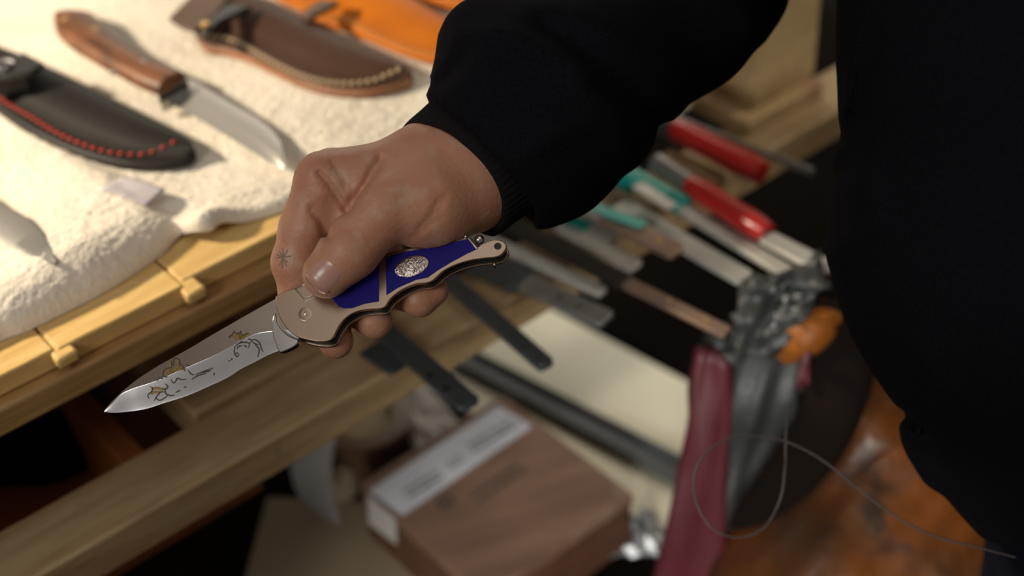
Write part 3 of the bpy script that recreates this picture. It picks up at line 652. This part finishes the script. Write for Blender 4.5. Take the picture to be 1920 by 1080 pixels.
# relax the mesh lightly
def relax(V, Fc, it, lam=.5):
    n = len(V); e = np.vstack([Fc[:, [0, 1]], Fc[:, [1, 2]], Fc[:, [2, 3]], Fc[:, [3, 0]]])
    deg = np.bincount(e[:, 0], minlength=n) + np.bincount(e[:, 1], minlength=n)
    for _ in range(it):
        S_ = np.zeros_like(V)
        for k in range(3): S_[:, k] = np.bincount(e[:, 0], V[e[:, 1], k], n) + np.bincount(e[:, 1], V[e[:, 0], k], n)
        V = V*(1-lam) + lam*S_/deg[:, None]
    return V
V = relax(V, Fc, 2)
PB = np.array([.33, .52, BENCH+FLOOR])
person = thing('person', PB, 'person in a navy fleece sweatshirt reaching over with a folding knife', 'person')
body = obj('body', cam2world(V), Fc, m_skin, person, smooth=True); body['label'] = 'bare hand gripping the folding knife, thumb on top'
# nails
bvb = bvh_of(body)
def nail(px_c, axis, half_w, half_l, parent, mat):
    cx, cy = px_c; ax = np.array(axis, float); ax /= np.linalg.norm(ax); bx = np.array([-ax[1], ax[0]]); n1, n2 = 16, 14; V = []; ok = []
    for i in range(n1):
        for j in range(n2):
            u = -1 + 2*i/(n1-1); v = -1 + 2*j/(n2-1)
            ru = u*math.sqrt(1 - .5*v*v); rv = v*math.sqrt(1 - .5*u*u)             # square mapped to disc
            ru = .55*ru + .45*u*.93; rv = .55*rv + .45*v*.93
            x = cx + ax[0]*ru*half_l + bx[0]*rv*half_w; y = cy + ax[1]*ru*half_l + bx[1]*rv*half_w
            h = bvb.ray_cast(Vector(CAM), Vector(ray(x, y)).normalized())
            p = np.array(h[0]) if h[0] is not None else H(x, y, 15); e_r = max(abs(u), abs(v))
            V.append(p + (CAM-p)/np.linalg.norm(CAM-p)*(.0003*(1-e_r**4) - .0003*e_r**8 + (.00035 if u > .5 else 0)))
    Fc = [[i*n2+j, (i+1)*n2+j, (i+1)*n2+j+1, i*n2+j+1] for i in range(n1-1) for j in range(n2-1)]
    o = obj('fingernail', V, Fc, mat, parent, smooth=True); md = o.modifiers.new('s', 'SOLIDIFY'); md.thickness = .0004; return o
o = nail((608, 517), (-.66, .75), 32, 31, body, m_nail); o['label'] = 'thumbnail'
g = strokes('tattoo', body, [[(517, 484), (530, 482), (547, 480)], [(523, 470), (531, 483), (538, 500)], [(540, 469), (531, 483), (524, 498)], [(530, 465), (531, 483), (529, 502)], [(519, 476), (540, 492)]], .0007, M('tattoo_ink', (.19, .13, .10), .6), body, off=.00008)
g['label'] = 'small dark star tattoo on the index finger'

# ------------------------------------------------------------------ sweatshirt
def shirt_sdf(X):
    d = cone(X, hc(972, 236, -31), hc(998, 208, -34), 41, 47)
    for a, b, k in (((996, 210, -34, 47), (1100, 150, -50, 42), 22), ((1110, 146, -52, 40), (1285, 44, -84, 34), 18), ((1285, 44, -84, 34), (1368, -22, -112, 27), 15),
                    ((1368, -22, -112, 28), (1370, -420, -40, 42), 22), ((1370, -420, -40, 44), (1750, -900, 40, 62), 25)):
        d = smin(d, cone(X, hc(*a[:3]), hc(*b[:3]), a[3], b[3]), k)
    d = smin(d, cone(X, hc(905, 75, -40), hc(960, 120, -40), 20, 30), 18)
    d = smin(d, cone(X, hc(976, 364, -30), hc(1060, 328, -40), 17, 18), 16)
    t = cone(X, hc(2070, -700, 20), hc(2035, 60, -20), 120, 108)
    t = smin(t, cone(X, hc(2035, 60, -20), hc(1995, 450, -40), 108, 107), 20)
    t = smin(t, cone(X, hc(1995, 450, -40), hc(2105, 700, -75), 107, 104), 15)
    t = smin(t, cone(X, hc(2105, 700, -75), hc(2185, 830, -95), 104, 104), 15)
    t = smin(t, cone(X, hc(1750, -900, 40), hc(2070, -700, 20), 62, 115), 40)
    d = smin(d, t, 20)
    # folds
    D = -X[..., 2]; px = 960 + X[..., 0]/D*FPX; py = 540 - X[..., 1]/D*FPX
    def fold(pts, A, wd):
        nonlocal d
        g_ = None
        for a, b in zip(pts[:-1], pts[1:]):
            s_ = seg2d(px, py, a, b); g_ = s_ if g_ is None else np.minimum(g_, s_)
        d = d - A*np.exp(-(g_/wd)**2)
    fold([(1235, 235), (1180, 170), (1105, 100), (1020, 50)], -6, 20)
    fold([(1190, 300), (1150, 215), (1080, 140)], 4, 24)
    fold([(1290, 150), (1200, 90), (1090, 20)], 2.5, 22)
    fold([(850, 70), (940, 55), (1030, 90), (1100, 150)], 2.5, 12)
    fold([(870, 100), (850, 130), (815, 165)], -4, 13)
    fold([(980, 300), (1040, 250), (1100, 230)], 2, 16)
    fold([(1420, 70), (1395, 20), (1330, -20)], 3, 20)
    fold([(1625, 0), (1600, 120), (1585, 220)], 3, 12)
    fold([(1640, 60), (1612, 180), (1590, 260)], -3, 12)
    fold([(1560, 300), (1620, 330), (1640, 420), (1570, 470)], 3.5, 30)
    fold([(1600, 290), (1580, 320)], -5, 20)
    fold([(1730, 660), (1770, 740), (1720, 820)], 3, 26)
    fold([(1700, 800), (1700, 850), (1740, 900)], 6, 26)
    fold([(1700, 780), (1730, 800)], -7, 16)
    d = d + .8*np.sin(X[..., 0]*.045+X[..., 1]*.03)*np.sin(X[..., 1]*.05-X[..., 2]*.03)
    # a hollow for the forearm, and the torso's cut at neck and hem
    fa = cone(X, hc(925, 290, -27), hc(860, 345, -27), 30, 60); 
    return np.maximum(d, -fa)
lo_ = (-75, -130, -790); hi_ = (390, 420, -520)
V, Fc = surface_nets(shirt_sdf, lo_, hi_, 3.6)
V = relax(V, Fc, 2)
shirt = obj('sweatshirt', cam2world(V), Fc, m_cloth, person, smooth=True)
# ribbed cuff: a corrugated sleeve end with a turned-in lip
def cuff():
    a = hc(836, 346, -24); b = hc(985, 226, -33); ax = (b-a)/np.linalg.norm(b-a); s1 = np.cross(ax, [0, 0, 1.]); s1 /= np.linalg.norm(s1); s2 = np.cross(ax, s1)
    prof = [(5, 28.0, -1), (1.0, 30.2, 0), (-.6, 31.4, 0), (-1.0, 32.4, 0), (.2, 33.8, .15), (4, 34.4, .6), (12, 34.6, 1), (20, 35.2, 1), (28, 37, 1), (36, 39, 1), (44, 42, .5), (50, 40, 0)]
    n = 360; V = []
    for t, r, rb in prof:
        for j in range(n):
            th = 2*math.pi*j/n; rr = r + .34*rb*math.sin(th*60)
            # the opening leans: its far lip reaches further over the hand
            cz = (s1*math.cos(th) + s2*math.sin(th))[2]; cx = (s1*math.cos(th) + s2*math.sin(th))[0]
            V.append(a + ax*(t + (13*max(cz, 0) + 4.5*max(cx, 0))*max(0, 1-t/44)) + s1*math.cos(th)*rr*.99 + s2*math.sin(th)*rr*.96)
    k = len(prof); Fc = [[i*n+j, i*n+(j+1) % n, (i+1)*n+(j+1) % n, (i+1)*n+j] for i in range(k-1) for j in range(n)]
    return obj('cuff', cam2world(np.array(V)), Fc, m_cuff, person, smooth=True)
cf = cuff(); cf['label'] = 'ribbed knit cuff'
# trousers
def tr_sdf(X):
    d = cone(X, hc(2190, 820, -95), hc(2250, 1000, -150), 102, 95)
    w1 = to_cam(np.array([.30, .44, .10])); w2 = to_cam(np.array([.42, .60, .10])); h1 = hc(2190, 960, -140)
    k1 = h1*.5 + w1*.5 + np.array([-5, 0, 10.]); d = smin(d, cone(X, h1, w1, 88, 58), 20); d = smin(d, cone(X, h1, w2, 88, 58), 20)
    return d
V, Fc = surface_nets(tr_sdf, (100, -1000, -1350), (480, -20, -560), 8)
V = cam2world(relax(V, Fc, 2)); V[:, 2] = np.maximum(V[:, 2], .07)
obj('trousers', V, Fc, m_trouser, person, smooth=True)
for i, (x, y) in enumerate(((.28, .46), (.41, .62))):
    A_ = [(x+.05, y-.05, 0), (x+.0, y-.06, 0), (x-.10, y-.03, 0), (x-.18, y+.05, 0)]; B_ = [(x+.06, y+.04, 0), (x+.02, y+.06, 0), (x-.08, y+.08, 0), (x-.16, y+.08, 0)]
    loft('shoe', A_, B_, [(0, .02), (.05, .06), (.3, .09), (.7, .09), (.95, .06), (1, .02)], m_black, person, n=20, taper=lambda t: 1-.5*t)

# ------------------------------------------------------------------ tools on the lower plank
TP = PZ
def bar(name, a, b, w, t, mat, parent, z=None, tipw=None, lift=.0):
    """flat bar from pixel a to b, w wide and t thick, lying on the plank"""
    z = TP + .0008 + t if z is None else z
    w = w*1.32; tipw = None if tipw is None else tipw*1.32
    p = P(*a, z); q = P(*b, z); d = q-p; d /= np.linalg.norm(d); n = np.array([-d[1], d[0], 0]); tw_ = w if tipw is None else tipw
    v = [p - n*w/2, q - n*tw_/2 - d*.002, q - n*tw_*.36, q + n*tw_*.36, q + n*tw_/2 - d*.002, p + n*w/2]
    V, Fc = extrude(np.array(v), np.array([0, 0, -t])); return bevel(obj(name, V, Fc, mat, parent), min(t, w)*.18)
m_hole = M('rivet_hole_dark', (.008, .007, .006), .8, spec=.1)
def holes(pts, z, r, parent, mat): 
    for x, y in pts: disc('rivet_hole', P(x, y, z), (0, 0, 1), r, .0003, mat, parent, n=14)
def bt(label, a, b, w, mat, t=.004, hl=(), hm=None, name='knife_blank', cat='knife blank', tipw=None, z=None, hr=.0018):
    s = thing(name, P(*b, TP), label, cat); 
    zz = TP+.0008+t if z is None else z
    bar('tang', a, b, w, t, mat, s, tipw=tipw, z=zz); holes(hl, zz, hr, s, hm or m_hole); return s
s = bt('blued knife blank nearest the box, two rivet holes in its tang', (610, 520), (882, 757), .0115, m_darksteel, .0045, [(806, 703), (836, 728)], z=TP+.0075)
bar('spacer', (690, 650), (748, 690), .011, .003, m_darksteel, s, z=TP+.0038)
s = bt('blue-black steel file without a handle, pointing down over the cream board', (790, 475), (1026, 680), .0095, m_darksteel, .006, name='file', cat='file', tipw=.0088)
s = bt('dark grey knife blank with two holes beside the pale file', (860, 470), (1140, 596), .0125, m_greysteel, .004, [(1050, 556), (1085, 573)], hr=.0015)
bar('blade', (800, 445), (985, 526), .018, .0042, m_darksteel, s, z=TP+.0052)
s = bt('pale steel file lying between two dark knife blanks', (860, 420), (1132, 545), .0078, m_white, .005, name='file', cat='file', tipw=.008)
s = bt('long thin knife blank with copper tint and rivets at its tip', (960, 420), (1365, 622), .0080, m_copper, .003, [(1255, 563), (1325, 600)], hm=m_brass, hr=.0017, z=TP+.0105)
bar('blade', (945, 412), (1175, 527), .0115, .0032, m_liner, s, z=TP+.0108)
s = bt('short grey steel strip under the teal-tipped one', (1050, 420), (1195, 497), .0100, m_white, .004, z=TP+.006, name='steel_strip', cat='steel strip')
s = bt('flat steel strip with a teal end and a brass rivet', (1020, 345), (1272, 470), .0120, m_copper, .004, z=TP+.0150, hl=[(1237, 450)], hm=m_brass, hr=.002, name='steel_strip', cat='steel strip')
bar('teal_end', (1085, 375), (1208, 418), .0055, .003, m_teal2, s, z=TP+.0185); bar('grey_body', (1000, 335), (1130, 398), .0125, .003, m_greysteel, s, z=TP+.0175)
s = bt('small teal-capped marker peeking out below the cuff', (1030, 395), (1110, 425), .010, m_teal, .006, name='marker', cat='marker')
bar('cap', (1105, 422), (1150, 445), .0085, .006, m_white, s)
s = bt('pale flat steel bar between the teal chisel and the rivet strip', (1160, 380), (1400, 520), .0118, m_white, .004, z=TP+.010, name='steel_bar', cat='steel bar')
# teal chisel
s = thing('chisel', P(1300, 410, TP), 'chisel with a teal handle band and pale flat blade', 'chisel')
def rod(name, a, b, r, mat, parent, z, r1=None, n=16, bulge=None):
    p = P(*a, z); q = P(*b, z); t = np.linspace(0, 1, 9)[:, None]; pts = p*(1-t)+q*t
    rr = np.linspace(r, r if r1 is None else r1, 9)
    if bulge: rr = rr*np.array(bulge)
    return tube(name, pts, rr, mat, parent, n=n)
rod('handle', (1150, 312), (1262, 376), .0072, m_teal2, s, TP+.014); rod('band', (1258, 374), (1282, 388), .0078, m_teal, s, TP+.014); rod('band', (1150, 325), (1185, 345), .0078, m_teal, s, TP+.014)
bar('printed_sleeve', (1195, 345), (1262, 388), .0075, .0009, m_white, s, z=TP+.0222)
bar('blade', (1276, 384), (1480, 508), .0082, .0042, m_white, s, z=TP+.0155, tipw=.0095)
# red handled tools
s = thing('screwdriver', P(1380, 390, TP), 'red-handled tool with white blade, the lower one of the red pair', 'screwdriver')
rod('handle', (1292, 345), (1440, 438), .0088, m_red, s, TP+.020, bulge=[.8, .95, 1, .98, .95, .98, 1.02, 1.0, .82])
rod('ferrule', (1232, 305), (1294, 346), .0074, m_greysteel, s, TP+.020); bar('blade', (1436, 440), (1560, 505), .0100, .004, m_white, s, z=TP+.0215, tipw=.012)
rod('tip', (1535, 490), (1556, 512), .0035, m_brass, s, TP+.018)
s = thing('screwdriver', P(1340, 285, TP), 'red-handled tool with grey collar, the upper one of the red pair', 'screwdriver')
rod('handle', (1262, 240), (1428, 324), .0100, m_red, s, TP+.022, bulge=[.8, .92, .95, .93, .93, .97, 1.02, 1.03, .86])
rod('collar', (1205, 212), (1264, 242), .0085, m_darksteel, s, TP+.022); rod('shank', (1060, 140), (1210, 215), .0035, m_greysteel, s, TP+.022)
s = thing('wooden_wedge', P(1300, 305, TP), 'pale wooden wedge between the two red handles', 'wedge'); bar('wedge_body', (1245, 285), (1352, 335), .0125, .010, m_plywood, s)
o = rod('steel_rod', (1180, 190), (1524, 322), .0030, m_greysteel, None, TP+.0042); tag(o, 'thin grey steel rod lying beyond the upper red handle', 'rod')
o = tube('wire_clip', [P(1210, 245, TP+.018), P(1225, 228, TP+.022), P(1262, 215, TP+.024), P(1290, 200, TP+.024), P(1300, 190, TP+.022)], .0016, m_white, None, n=8); tag(o, 'bent pale wire clip by the upper red handle', 'clip')
# timber block and base at the far end of the plank
o = slab('base_board', [(1190, 130), (1405, 232), (1545, 152), (1335, 62)], PZ+.0125, .0125, m_plywood, bev=.0015)
tag(o, 'flat pale offcut lying under the upright timber block', 'offcut')
c = arr([(1280, 143), (1412, 208), (1528, 138), (1390, 80)], PZ+.0130)
V, Fc = extrude(c, np.array([0, 0, .13])); o = bevel(obj('timber_block', V, Fc, m_plywood), .002); tag(o, 'upright pale timber block standing on the far end of the plank', 'block')

# ------------------------------------------------------------------ below the plank
SZ = shelfZ
o = slab('cream_board', [(850, 560), (1000, 560), (1350, 745), (1290, 1010), (1180, 970), (830, 740)], SZ+.004, .012, m_cream, bev=.002); tag(o, 'cream painted board lying flat under the tools', 'board')
s = thing('steel_channel', P(1080, 800, SZ), 'grey steel channel lying across the cream board', 'channel')
V, Fc = extrude(arr([(815, 628), (850, 668), (1300, 868), (1300, 895), (820, 660)], SZ+.020), np.array([0, 0, -.014]))
q1 = [(800, 610), (1310, 878), (1300, 925), (790, 660)]
def chan(px0, px1, w, h, mat, nm, z):
    p = P(*px0, z); q = P(*px1, z); d = q-p; L_ = np.linalg.norm(d); d /= L_; n = np.array([-d[1], d[0], 0]); c = (p+q)/2
    return box(nm, c - np.array([0, 0, h/2]), d*L_/2, n*w/2, np.array([0, 0, h/2]), mat, s, .0008)
chan((800, 630), (1300, 890), .024, .003, m_channel, 'web', SZ+.009)
chan((806, 648), (1294, 908), .003, .010, m_channel, 'flange', SZ+.0155); chan((806, 612), (1300, 868), .003, .010, m_channel, 'flange', SZ+.0155)
o = slab('brown_panel', [(500, 930), (720, 940), (1000, 1180), (600, 1290), (440, 1150)], SZ+.003, .012, m_beige2, bev=.002); tag(o, 'pale brown panel on the low shelf left of the box', 'panel')
# cigar box
BZ = SZ + .062
A_, B_, D_ = P(942, 742, BZ), P(1183, 925, BZ), P(676, 908, BZ)
ab_ = B_-A_; ad_ = D_-A_; n_ab = ab_/np.linalg.norm(ab_); pr = ad_ - n_ab*(ad_@n_ab); 
s = thing('cigar_box', (A_+B_+D_)/3 - np.array([0, 0, .062]), 'wooden box with a white paper label strip across its lid', 'box')
cc = A_ + ab_/2 + pr/2 + n_ab*(ad_@n_ab)*.5; hx = ab_/2; hy = pr/2 
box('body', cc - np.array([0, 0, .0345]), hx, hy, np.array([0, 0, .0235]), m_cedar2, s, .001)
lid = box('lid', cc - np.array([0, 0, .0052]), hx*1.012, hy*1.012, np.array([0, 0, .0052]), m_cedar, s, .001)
st = [(935, 760), (997, 799), (755, 966), (692, 920)]
o = slab('paper_strip', st, BZ+.0008, .0005, m_paper, s, bev=0); o['label'] = 'white printed paper strip'
hyn = hy/np.linalg.norm(hy); Dc = cc - hx*1.012 + hy*1.012; DCv = hx*2.024
q = [Dc + DCv*.09 + hyn*.0012, Dc + DCv*.325 + hyn*.0012]; q = [q[0], q[1], q[1] + hyn*.002 - np.array([0, 0, .026]), q[0] + hyn*.003 - np.array([0, 0, .030])]
V, Fc = extrude(np.array(q), hyn*.0004); o = obj('strip_end', V, Fc, m_white2, s); o['label'] = 'white end of the strip folded over the lid edge'
def marks(name, a, b, rows, count, z, parent, h=.003, w=.0015, gap=.001, mat=m_ink):
    """rows of small irregular print marks, too blurred in the photograph to read"""
    p = P(*a, z); q = P(*b, z); d = q-p; L_ = np.linalg.norm(d); d /= L_; n = np.array([-d[1], d[0], 0]); V = []; Fc = []
    for r in range(rows):
        x = 0
        while x < L_:
            w_ = w*random.uniform(.5, 1.4); h_ = h*random.uniform(.6, 1); c_ = p + d*x - n*(r*h*1.7); b0 = len(V)
            V += [c_, c_+d*w_, c_+d*w_+n*h_, c_+n*h_]; Fc.append([b0, b0+1, b0+2, b0+3]); x += w_ + gap*random.uniform(.5, 2)
    return obj(name, V, Fc, mat, parent)
marks('print', (757, 926), (822, 886), 2, 0, BZ+.0010, s, h=.0042, w=.0022); marks('print', (840, 872), (862, 858), 2, 0, BZ+.0010, s); marks('print', (880, 838), (962, 790), 2, 0, BZ+.0010, s, h=.0042, w=.0022)
marks('branding', (886, 934), (975, 872), 2, 0, BZ+.0003, s, h=.0045, w=.003, gap=.0005)
t_ = np.linspace(0, 2*math.pi, 25); c0 = P(835, 942, BZ+.0002); pts = [c0 + .0062*np.array([math.cos(a), math.sin(a), 0]) for a in t_]; tube('brand_ring', pts, .0012, m_ink, s, n=6, flat=.3)
disc('brand_dot', c0, (0, 0, 1), .0026, .0003, m_ink, s)
# loose things left of the box
s = thing('hooked_blade', P(590, 900, SZ), 'grey crescent-shaped steel blade standing beside the tape roll', 'blade')
A2 = [(640, 790), (628, 830), (622, 880), (626, 930), (637, 984)]; B2 = [(585, 770), (553, 820), (545, 880), (565, 935), (634, 984)]
loft('blade', [P(x, y, SZ+.05) for x, y in A2], [P(x, y, SZ+.05) for x, y in B2], [(0, .0012), (.5, .002), (1, .0004)], M('dull_grey_steel', (.30, .30, .31), .5, .3), s, n=30)
box('wooden_foot', P(600, 800, SZ+.02)+np.array([0, 0.01, .004]), (.02, 0, 0), (0, .02, 0), (0, 0, .024), m_darkwood, s, .002)
s = thing('tape_roll', P(700, 850, SZ), 'roll of brown parcel tape behind the box', 'tape')
def ring(name, c, r0, r1, h, mat, parent, n=32):
    V = []; 
    for r, z in ((r0, 0), (r1, 0), (r1, h), (r0, h)):
        for j in range(n): th = 2*math.pi*j/n; V.append(c + np.array([r*math.cos(th), r*math.sin(th), z]))
    Fc = [[i*n+j, i*n+(j+1) % n, ((i+1) % 4)*n+(j+1) % n, ((i+1) % 4)*n+j] for i in range(4) for j in range(n)]
    return obj(name, V, Fc, mat, parent, smooth=True, angle=40)
c0 = P(695, 850, SZ+.003); ring('tape', c0, .026, .040, .045, m_tape, s); ring('core', c0, .0235, .0258, .045, m_beige2, s)
disc('core_plug', c0, (0, 0, 1), .0234, .040, m_beige2, s)
o = disc('wooden_bead', P(645, 920, SZ+.003), (0, 0, 1), .012, .022, m_beige2, None, dome=.006); tag(o, 'small round beige wooden bead beside the tape roll', 'bead')
def crumple(name, px, z, amp, mat, n=14, seed=0, size=None):
    q = arr(px, z); rg = np.random.default_rng(seed); V = []
    for i in range(n):
        for j in range(n):
            u, v = i/(n-1), j/(n-1); p = q[0]*(1-u)*(1-v)+q[1]*u*(1-v)+q[2]*u*v+q[3]*(1-u)*v; e_g = min(u, 1-u, v, 1-v)*4
            V.append(p + np.array([0, 0, abs(rg.normal())*amp*min(1, e_g+.25)]))
    Fc = [[i*n+j, (i+1)*n+j, (i+1)*n+j+1, i*n+j+1] for i in range(n-1) for j in range(n-1)]
    o = obj(name, V, Fc, mat); md = o.modifiers.new('s', 'SOLIDIFY'); md.thickness = .0006; return o
o = crumple('paper_sheet', [(640, 730), (800, 720), (890, 830), (770, 850)], SZ+.004, .004, m_white2, seed=2, n=8); tag(o, 'loose white paper sheet behind the box lid', 'paper')
o = crumple('plastic_scrap', [(1150, 985), (1225, 960), (1260, 1045), (1140, 1050)], SZ+.006, .012, m_foil, seed=5, n=9); tag(o, 'crumpled shiny plastic scrap between the box and crimson strip', 'scrap')

# grey pouch with crimson gussets
s = thing('vinyl_pouch', P(1400, 900, SZ), 'grey film pouch with crimson edge strip standing right of the box', 'pouch')
def vq(pts): return np.array([H(x, y, dz) for x, y, dz in pts])
def quadbody(name, pts, th, mat, nu=16, nv=24, wob=.003, seed=1):
    q = vq(pts); rg = np.random.default_rng(seed); n_ = np.cross(q[1]-q[0], q[3]-q[0]); n_ /= np.linalg.norm(n_); V = []
    if n_@(CAM-q[0]) < 0: n_ = -n_
    ph = rg.uniform(0, 6, 6)
    for i in range(nu):
        for j in range(nv):
            u, v = i/(nu-1), j/(nv-1); p = q[0]*(1-u)*(1-v)+q[1]*u*(1-v)+q[2]*u*v+q[3]*(1-u)*v
            V.append(p + n_*wob*(math.sin(u*7+v*4+ph[0])+.7*math.sin(v*13-u*6+ph[1])+.5*math.sin(u*17+v*9+ph[2])) )
    Fc = [[i*nv+j, (i+1)*nv+j, (i+1)*nv+j+1, i*nv+j+1] for i in range(nu-1) for j in range(nv-1)]
    o = obj(name, V, Fc, mat, s, smooth=True); md = o.modifiers.new('s', 'SOLIDIFY'); md.thickness = th; md.offset = -1; return o
quadbody('film_panel', [(1345, 655, -290), (1520, 560, -260), (1480, 860, -330), (1290, 1110, -395)], .02, m_pouch, wob=.0035)
quadbody('crimson_strip', [(1318, 660, -284), (1376, 672, -284), (1352, 1110, -380), (1222, 1110, -384)], .008, m_crimson, nu=8, wob=.0015)
quadbody('crimson_strip', [(1504, 640, -262), (1522, 660, -262), (1516, 720, -272), (1494, 730, -272)], .004, m_crimson, nu=5, nv=6, wob=.001)
# shiny crumpled film at its mouth
o = None
rg = np.random.default_rng(9)
for k in range(14):
    x, y = rg.uniform(1430, 1505), rg.uniform(525, 635)
    c0 = H(x, y, -255 + rg.uniform(-8, 8)); a1 = rg.normal(size=3); a1 /= np.linalg.norm(a1); a2 = np.cross(a1, rg.normal(size=3)); a2 /= np.linalg.norm(a2); a3 = np.cross(a1, a2); sz = rg.uniform(.003, .0055)
    V = np.array([c0+a1*sz, c0-a1*sz*.8+a2*sz*.6, c0-a2*sz*.9, c0+a3*sz*.5, c0-a3*sz*.4]); obj('foil_flake', V, [[0, 1, 3], [1, 2, 3], [2, 0, 3], [0, 4, 1], [1, 4, 2], [2, 4, 0]], m_foil, s)
quadbody('film_mouth', [(1385, 540, -262), (1540, 490, -255), (1530, 600, -262), (1375, 690, -275)], .012, m_pouch, wob=.005, nu=14, nv=14, seed=4)
# amber leather bag on a stool
s = thing('leather_bag', H(1700, 1100, -380), 'glossy amber-brown leather bag with a wide black strap behind the person', 'bag')
def bag_sdf(X):
    d = cone(X, hc(1560, 700, -330), hc(1900, 1150, -330), 26, 75)
    d = smin(d, cone(X, hc(1640, 1130, -360), hc(1950, 1250, -360), 110, 120), 40)
    d = smin(d, cone(X, hc(1530, 640, -310), hc(1600, 700, -330), 12, 26), 14)
    d = smin(d, cone(X, hc(1470, 1080, -380), hc(1700, 1060, -360), 45, 70), 30)
    return d + 1.8*np.sin(X[..., 0]*.083+X[..., 1]*.05)*np.sin(X[..., 1]*.07+X[..., 2]*.05) + 1.3*np.sin(X[..., 0]*.23-X[..., 1]*.2)
V, Fc = surface_nets(bag_sdf, (110, -420, -1160), (520, 20, -860), 5)
obj('bag_body', cam2world(relax(V, Fc, 1)), Fc, m_amber, s, smooth=True)
pts = spline([H(x, y, dz) for x, y, dz in [(1560, 560, -262), (1578, 640, -268), (1572, 720, -276), (1540, 810, -290), (1492, 880, -300), (1432, 940, -312), (1372, 990, -322)]], 40)
o = tube('strap', pts, [.021*math.sqrt(max(.02, 1-(i/39)**3)) for i in range(40)], m_bagdark, s, n=16, flat=.3, up=(CAM-pts[0])); 
pts = spline([H(x, y, dz) for x, y, dz in [(1470, 665, -285), (1515, 622, -270), (1560, 592, -268), (1585, 605, -268)]], 16)
tube('rim', pts, [.008+.007*math.sin(i/15*3.14) for i in range(16)], M('amber_rim', (.26, .08, .011), .5, spec=.3), s, n=12)
c0 = H(1720, 1180, -380)
st_ = thing('stool', (c0[0], c0[1], 0), 'dark wooden stool under the leather bag', 'stool')
tz = BENCH - .53
box('seat', (c0[0], c0[1], tz-.02), (.17, 0, 0), (0, .15, 0), (0, 0, .02), m_darkwood, st_, .003)
for sx in (-1, 1):
    for sy in (-1, 1): box('leg', (c0[0]+sx*.14, c0[1]+sy*.12, (tz-.04)/2), (.018, 0, 0), (0, .018, 0), (0, 0, (tz-.04)/2), m_darkwood, st_, .002)
# black bag and varnished board in the gap under the bench top
A3 = [(-220, 960), (-100, 960), (0, 915), (80, 912), (150, 890), (200, 850), (214, 800)]; B3 = [(-300, 850), (-150, 790), (-20, 730), (60, 700), (120, 690), (180, 700), (212, 760)]
o = loft('black_pouch', [P(x, y, -.19) for x, y in A3], [P(x, y, -.19) for x, y in B3], [(0, .02), (.1, .045), (.35, .062), (.7, .062), (.95, .045), (1, .02)], m_blackbag, None, n=40, taper=lambda t: 1-.5*t**4)
tag(o, 'black rounded nylon pouch in the dark gap under the workbench top', 'pouch')
dv = thing('inner_drawer', W(.1, -.2, -.2), 'dark wooden tray in the gap under the workbench top', 'tray')
q = np.array([W(A0+.07, -.35, -.19), W(a_l+.02, -.35, -.19), W(a_l+.02, pb0-.004, -.19), W(A0+.07, pb0-.004, -.19)]); V, Fc = extrude(q, np.array([0, 0, -.012])); bevel(obj('tray_floor', V, Fc, m_ochre, dv), .001)
q = np.array([W(a_l-.06, -.35, -.1895), W(a_l-.045, -.35, -.1895), W(a_l-.045, pb0-.01, -.1895), W(a_l-.06, pb0-.01, -.1895)]); V, Fc = extrude(q, np.array([0, 0, .060])); bevel(obj('divider', V, Fc, m_ochre, dv), .001)

# thin cable with a loop
pts = spline([H(x, y, dz) for x, y, dz in [(1905, 1045, -90), (1840, 1028, -100), (1760, 1008, -110), (1690, 975, -120), (1620, 925, -125), (1550, 868, -128), (1480, 830, -130), (1410, 818, -130), (1350, 830, -128), (1308, 872, -126), (1303, 930, -124), (1330, 985, -124), (1380, 1008, -126), (1430, 992, -128), (1462, 940, -132), (1472, 880, -134), (1474, 820, -138), (1480, 760, -150)]], 160)
o = tube('cable', pts,   .0006, m_cable, None, n=8); tag(o, 'thin dark cable making a loop in front of the pouch', 'cable')
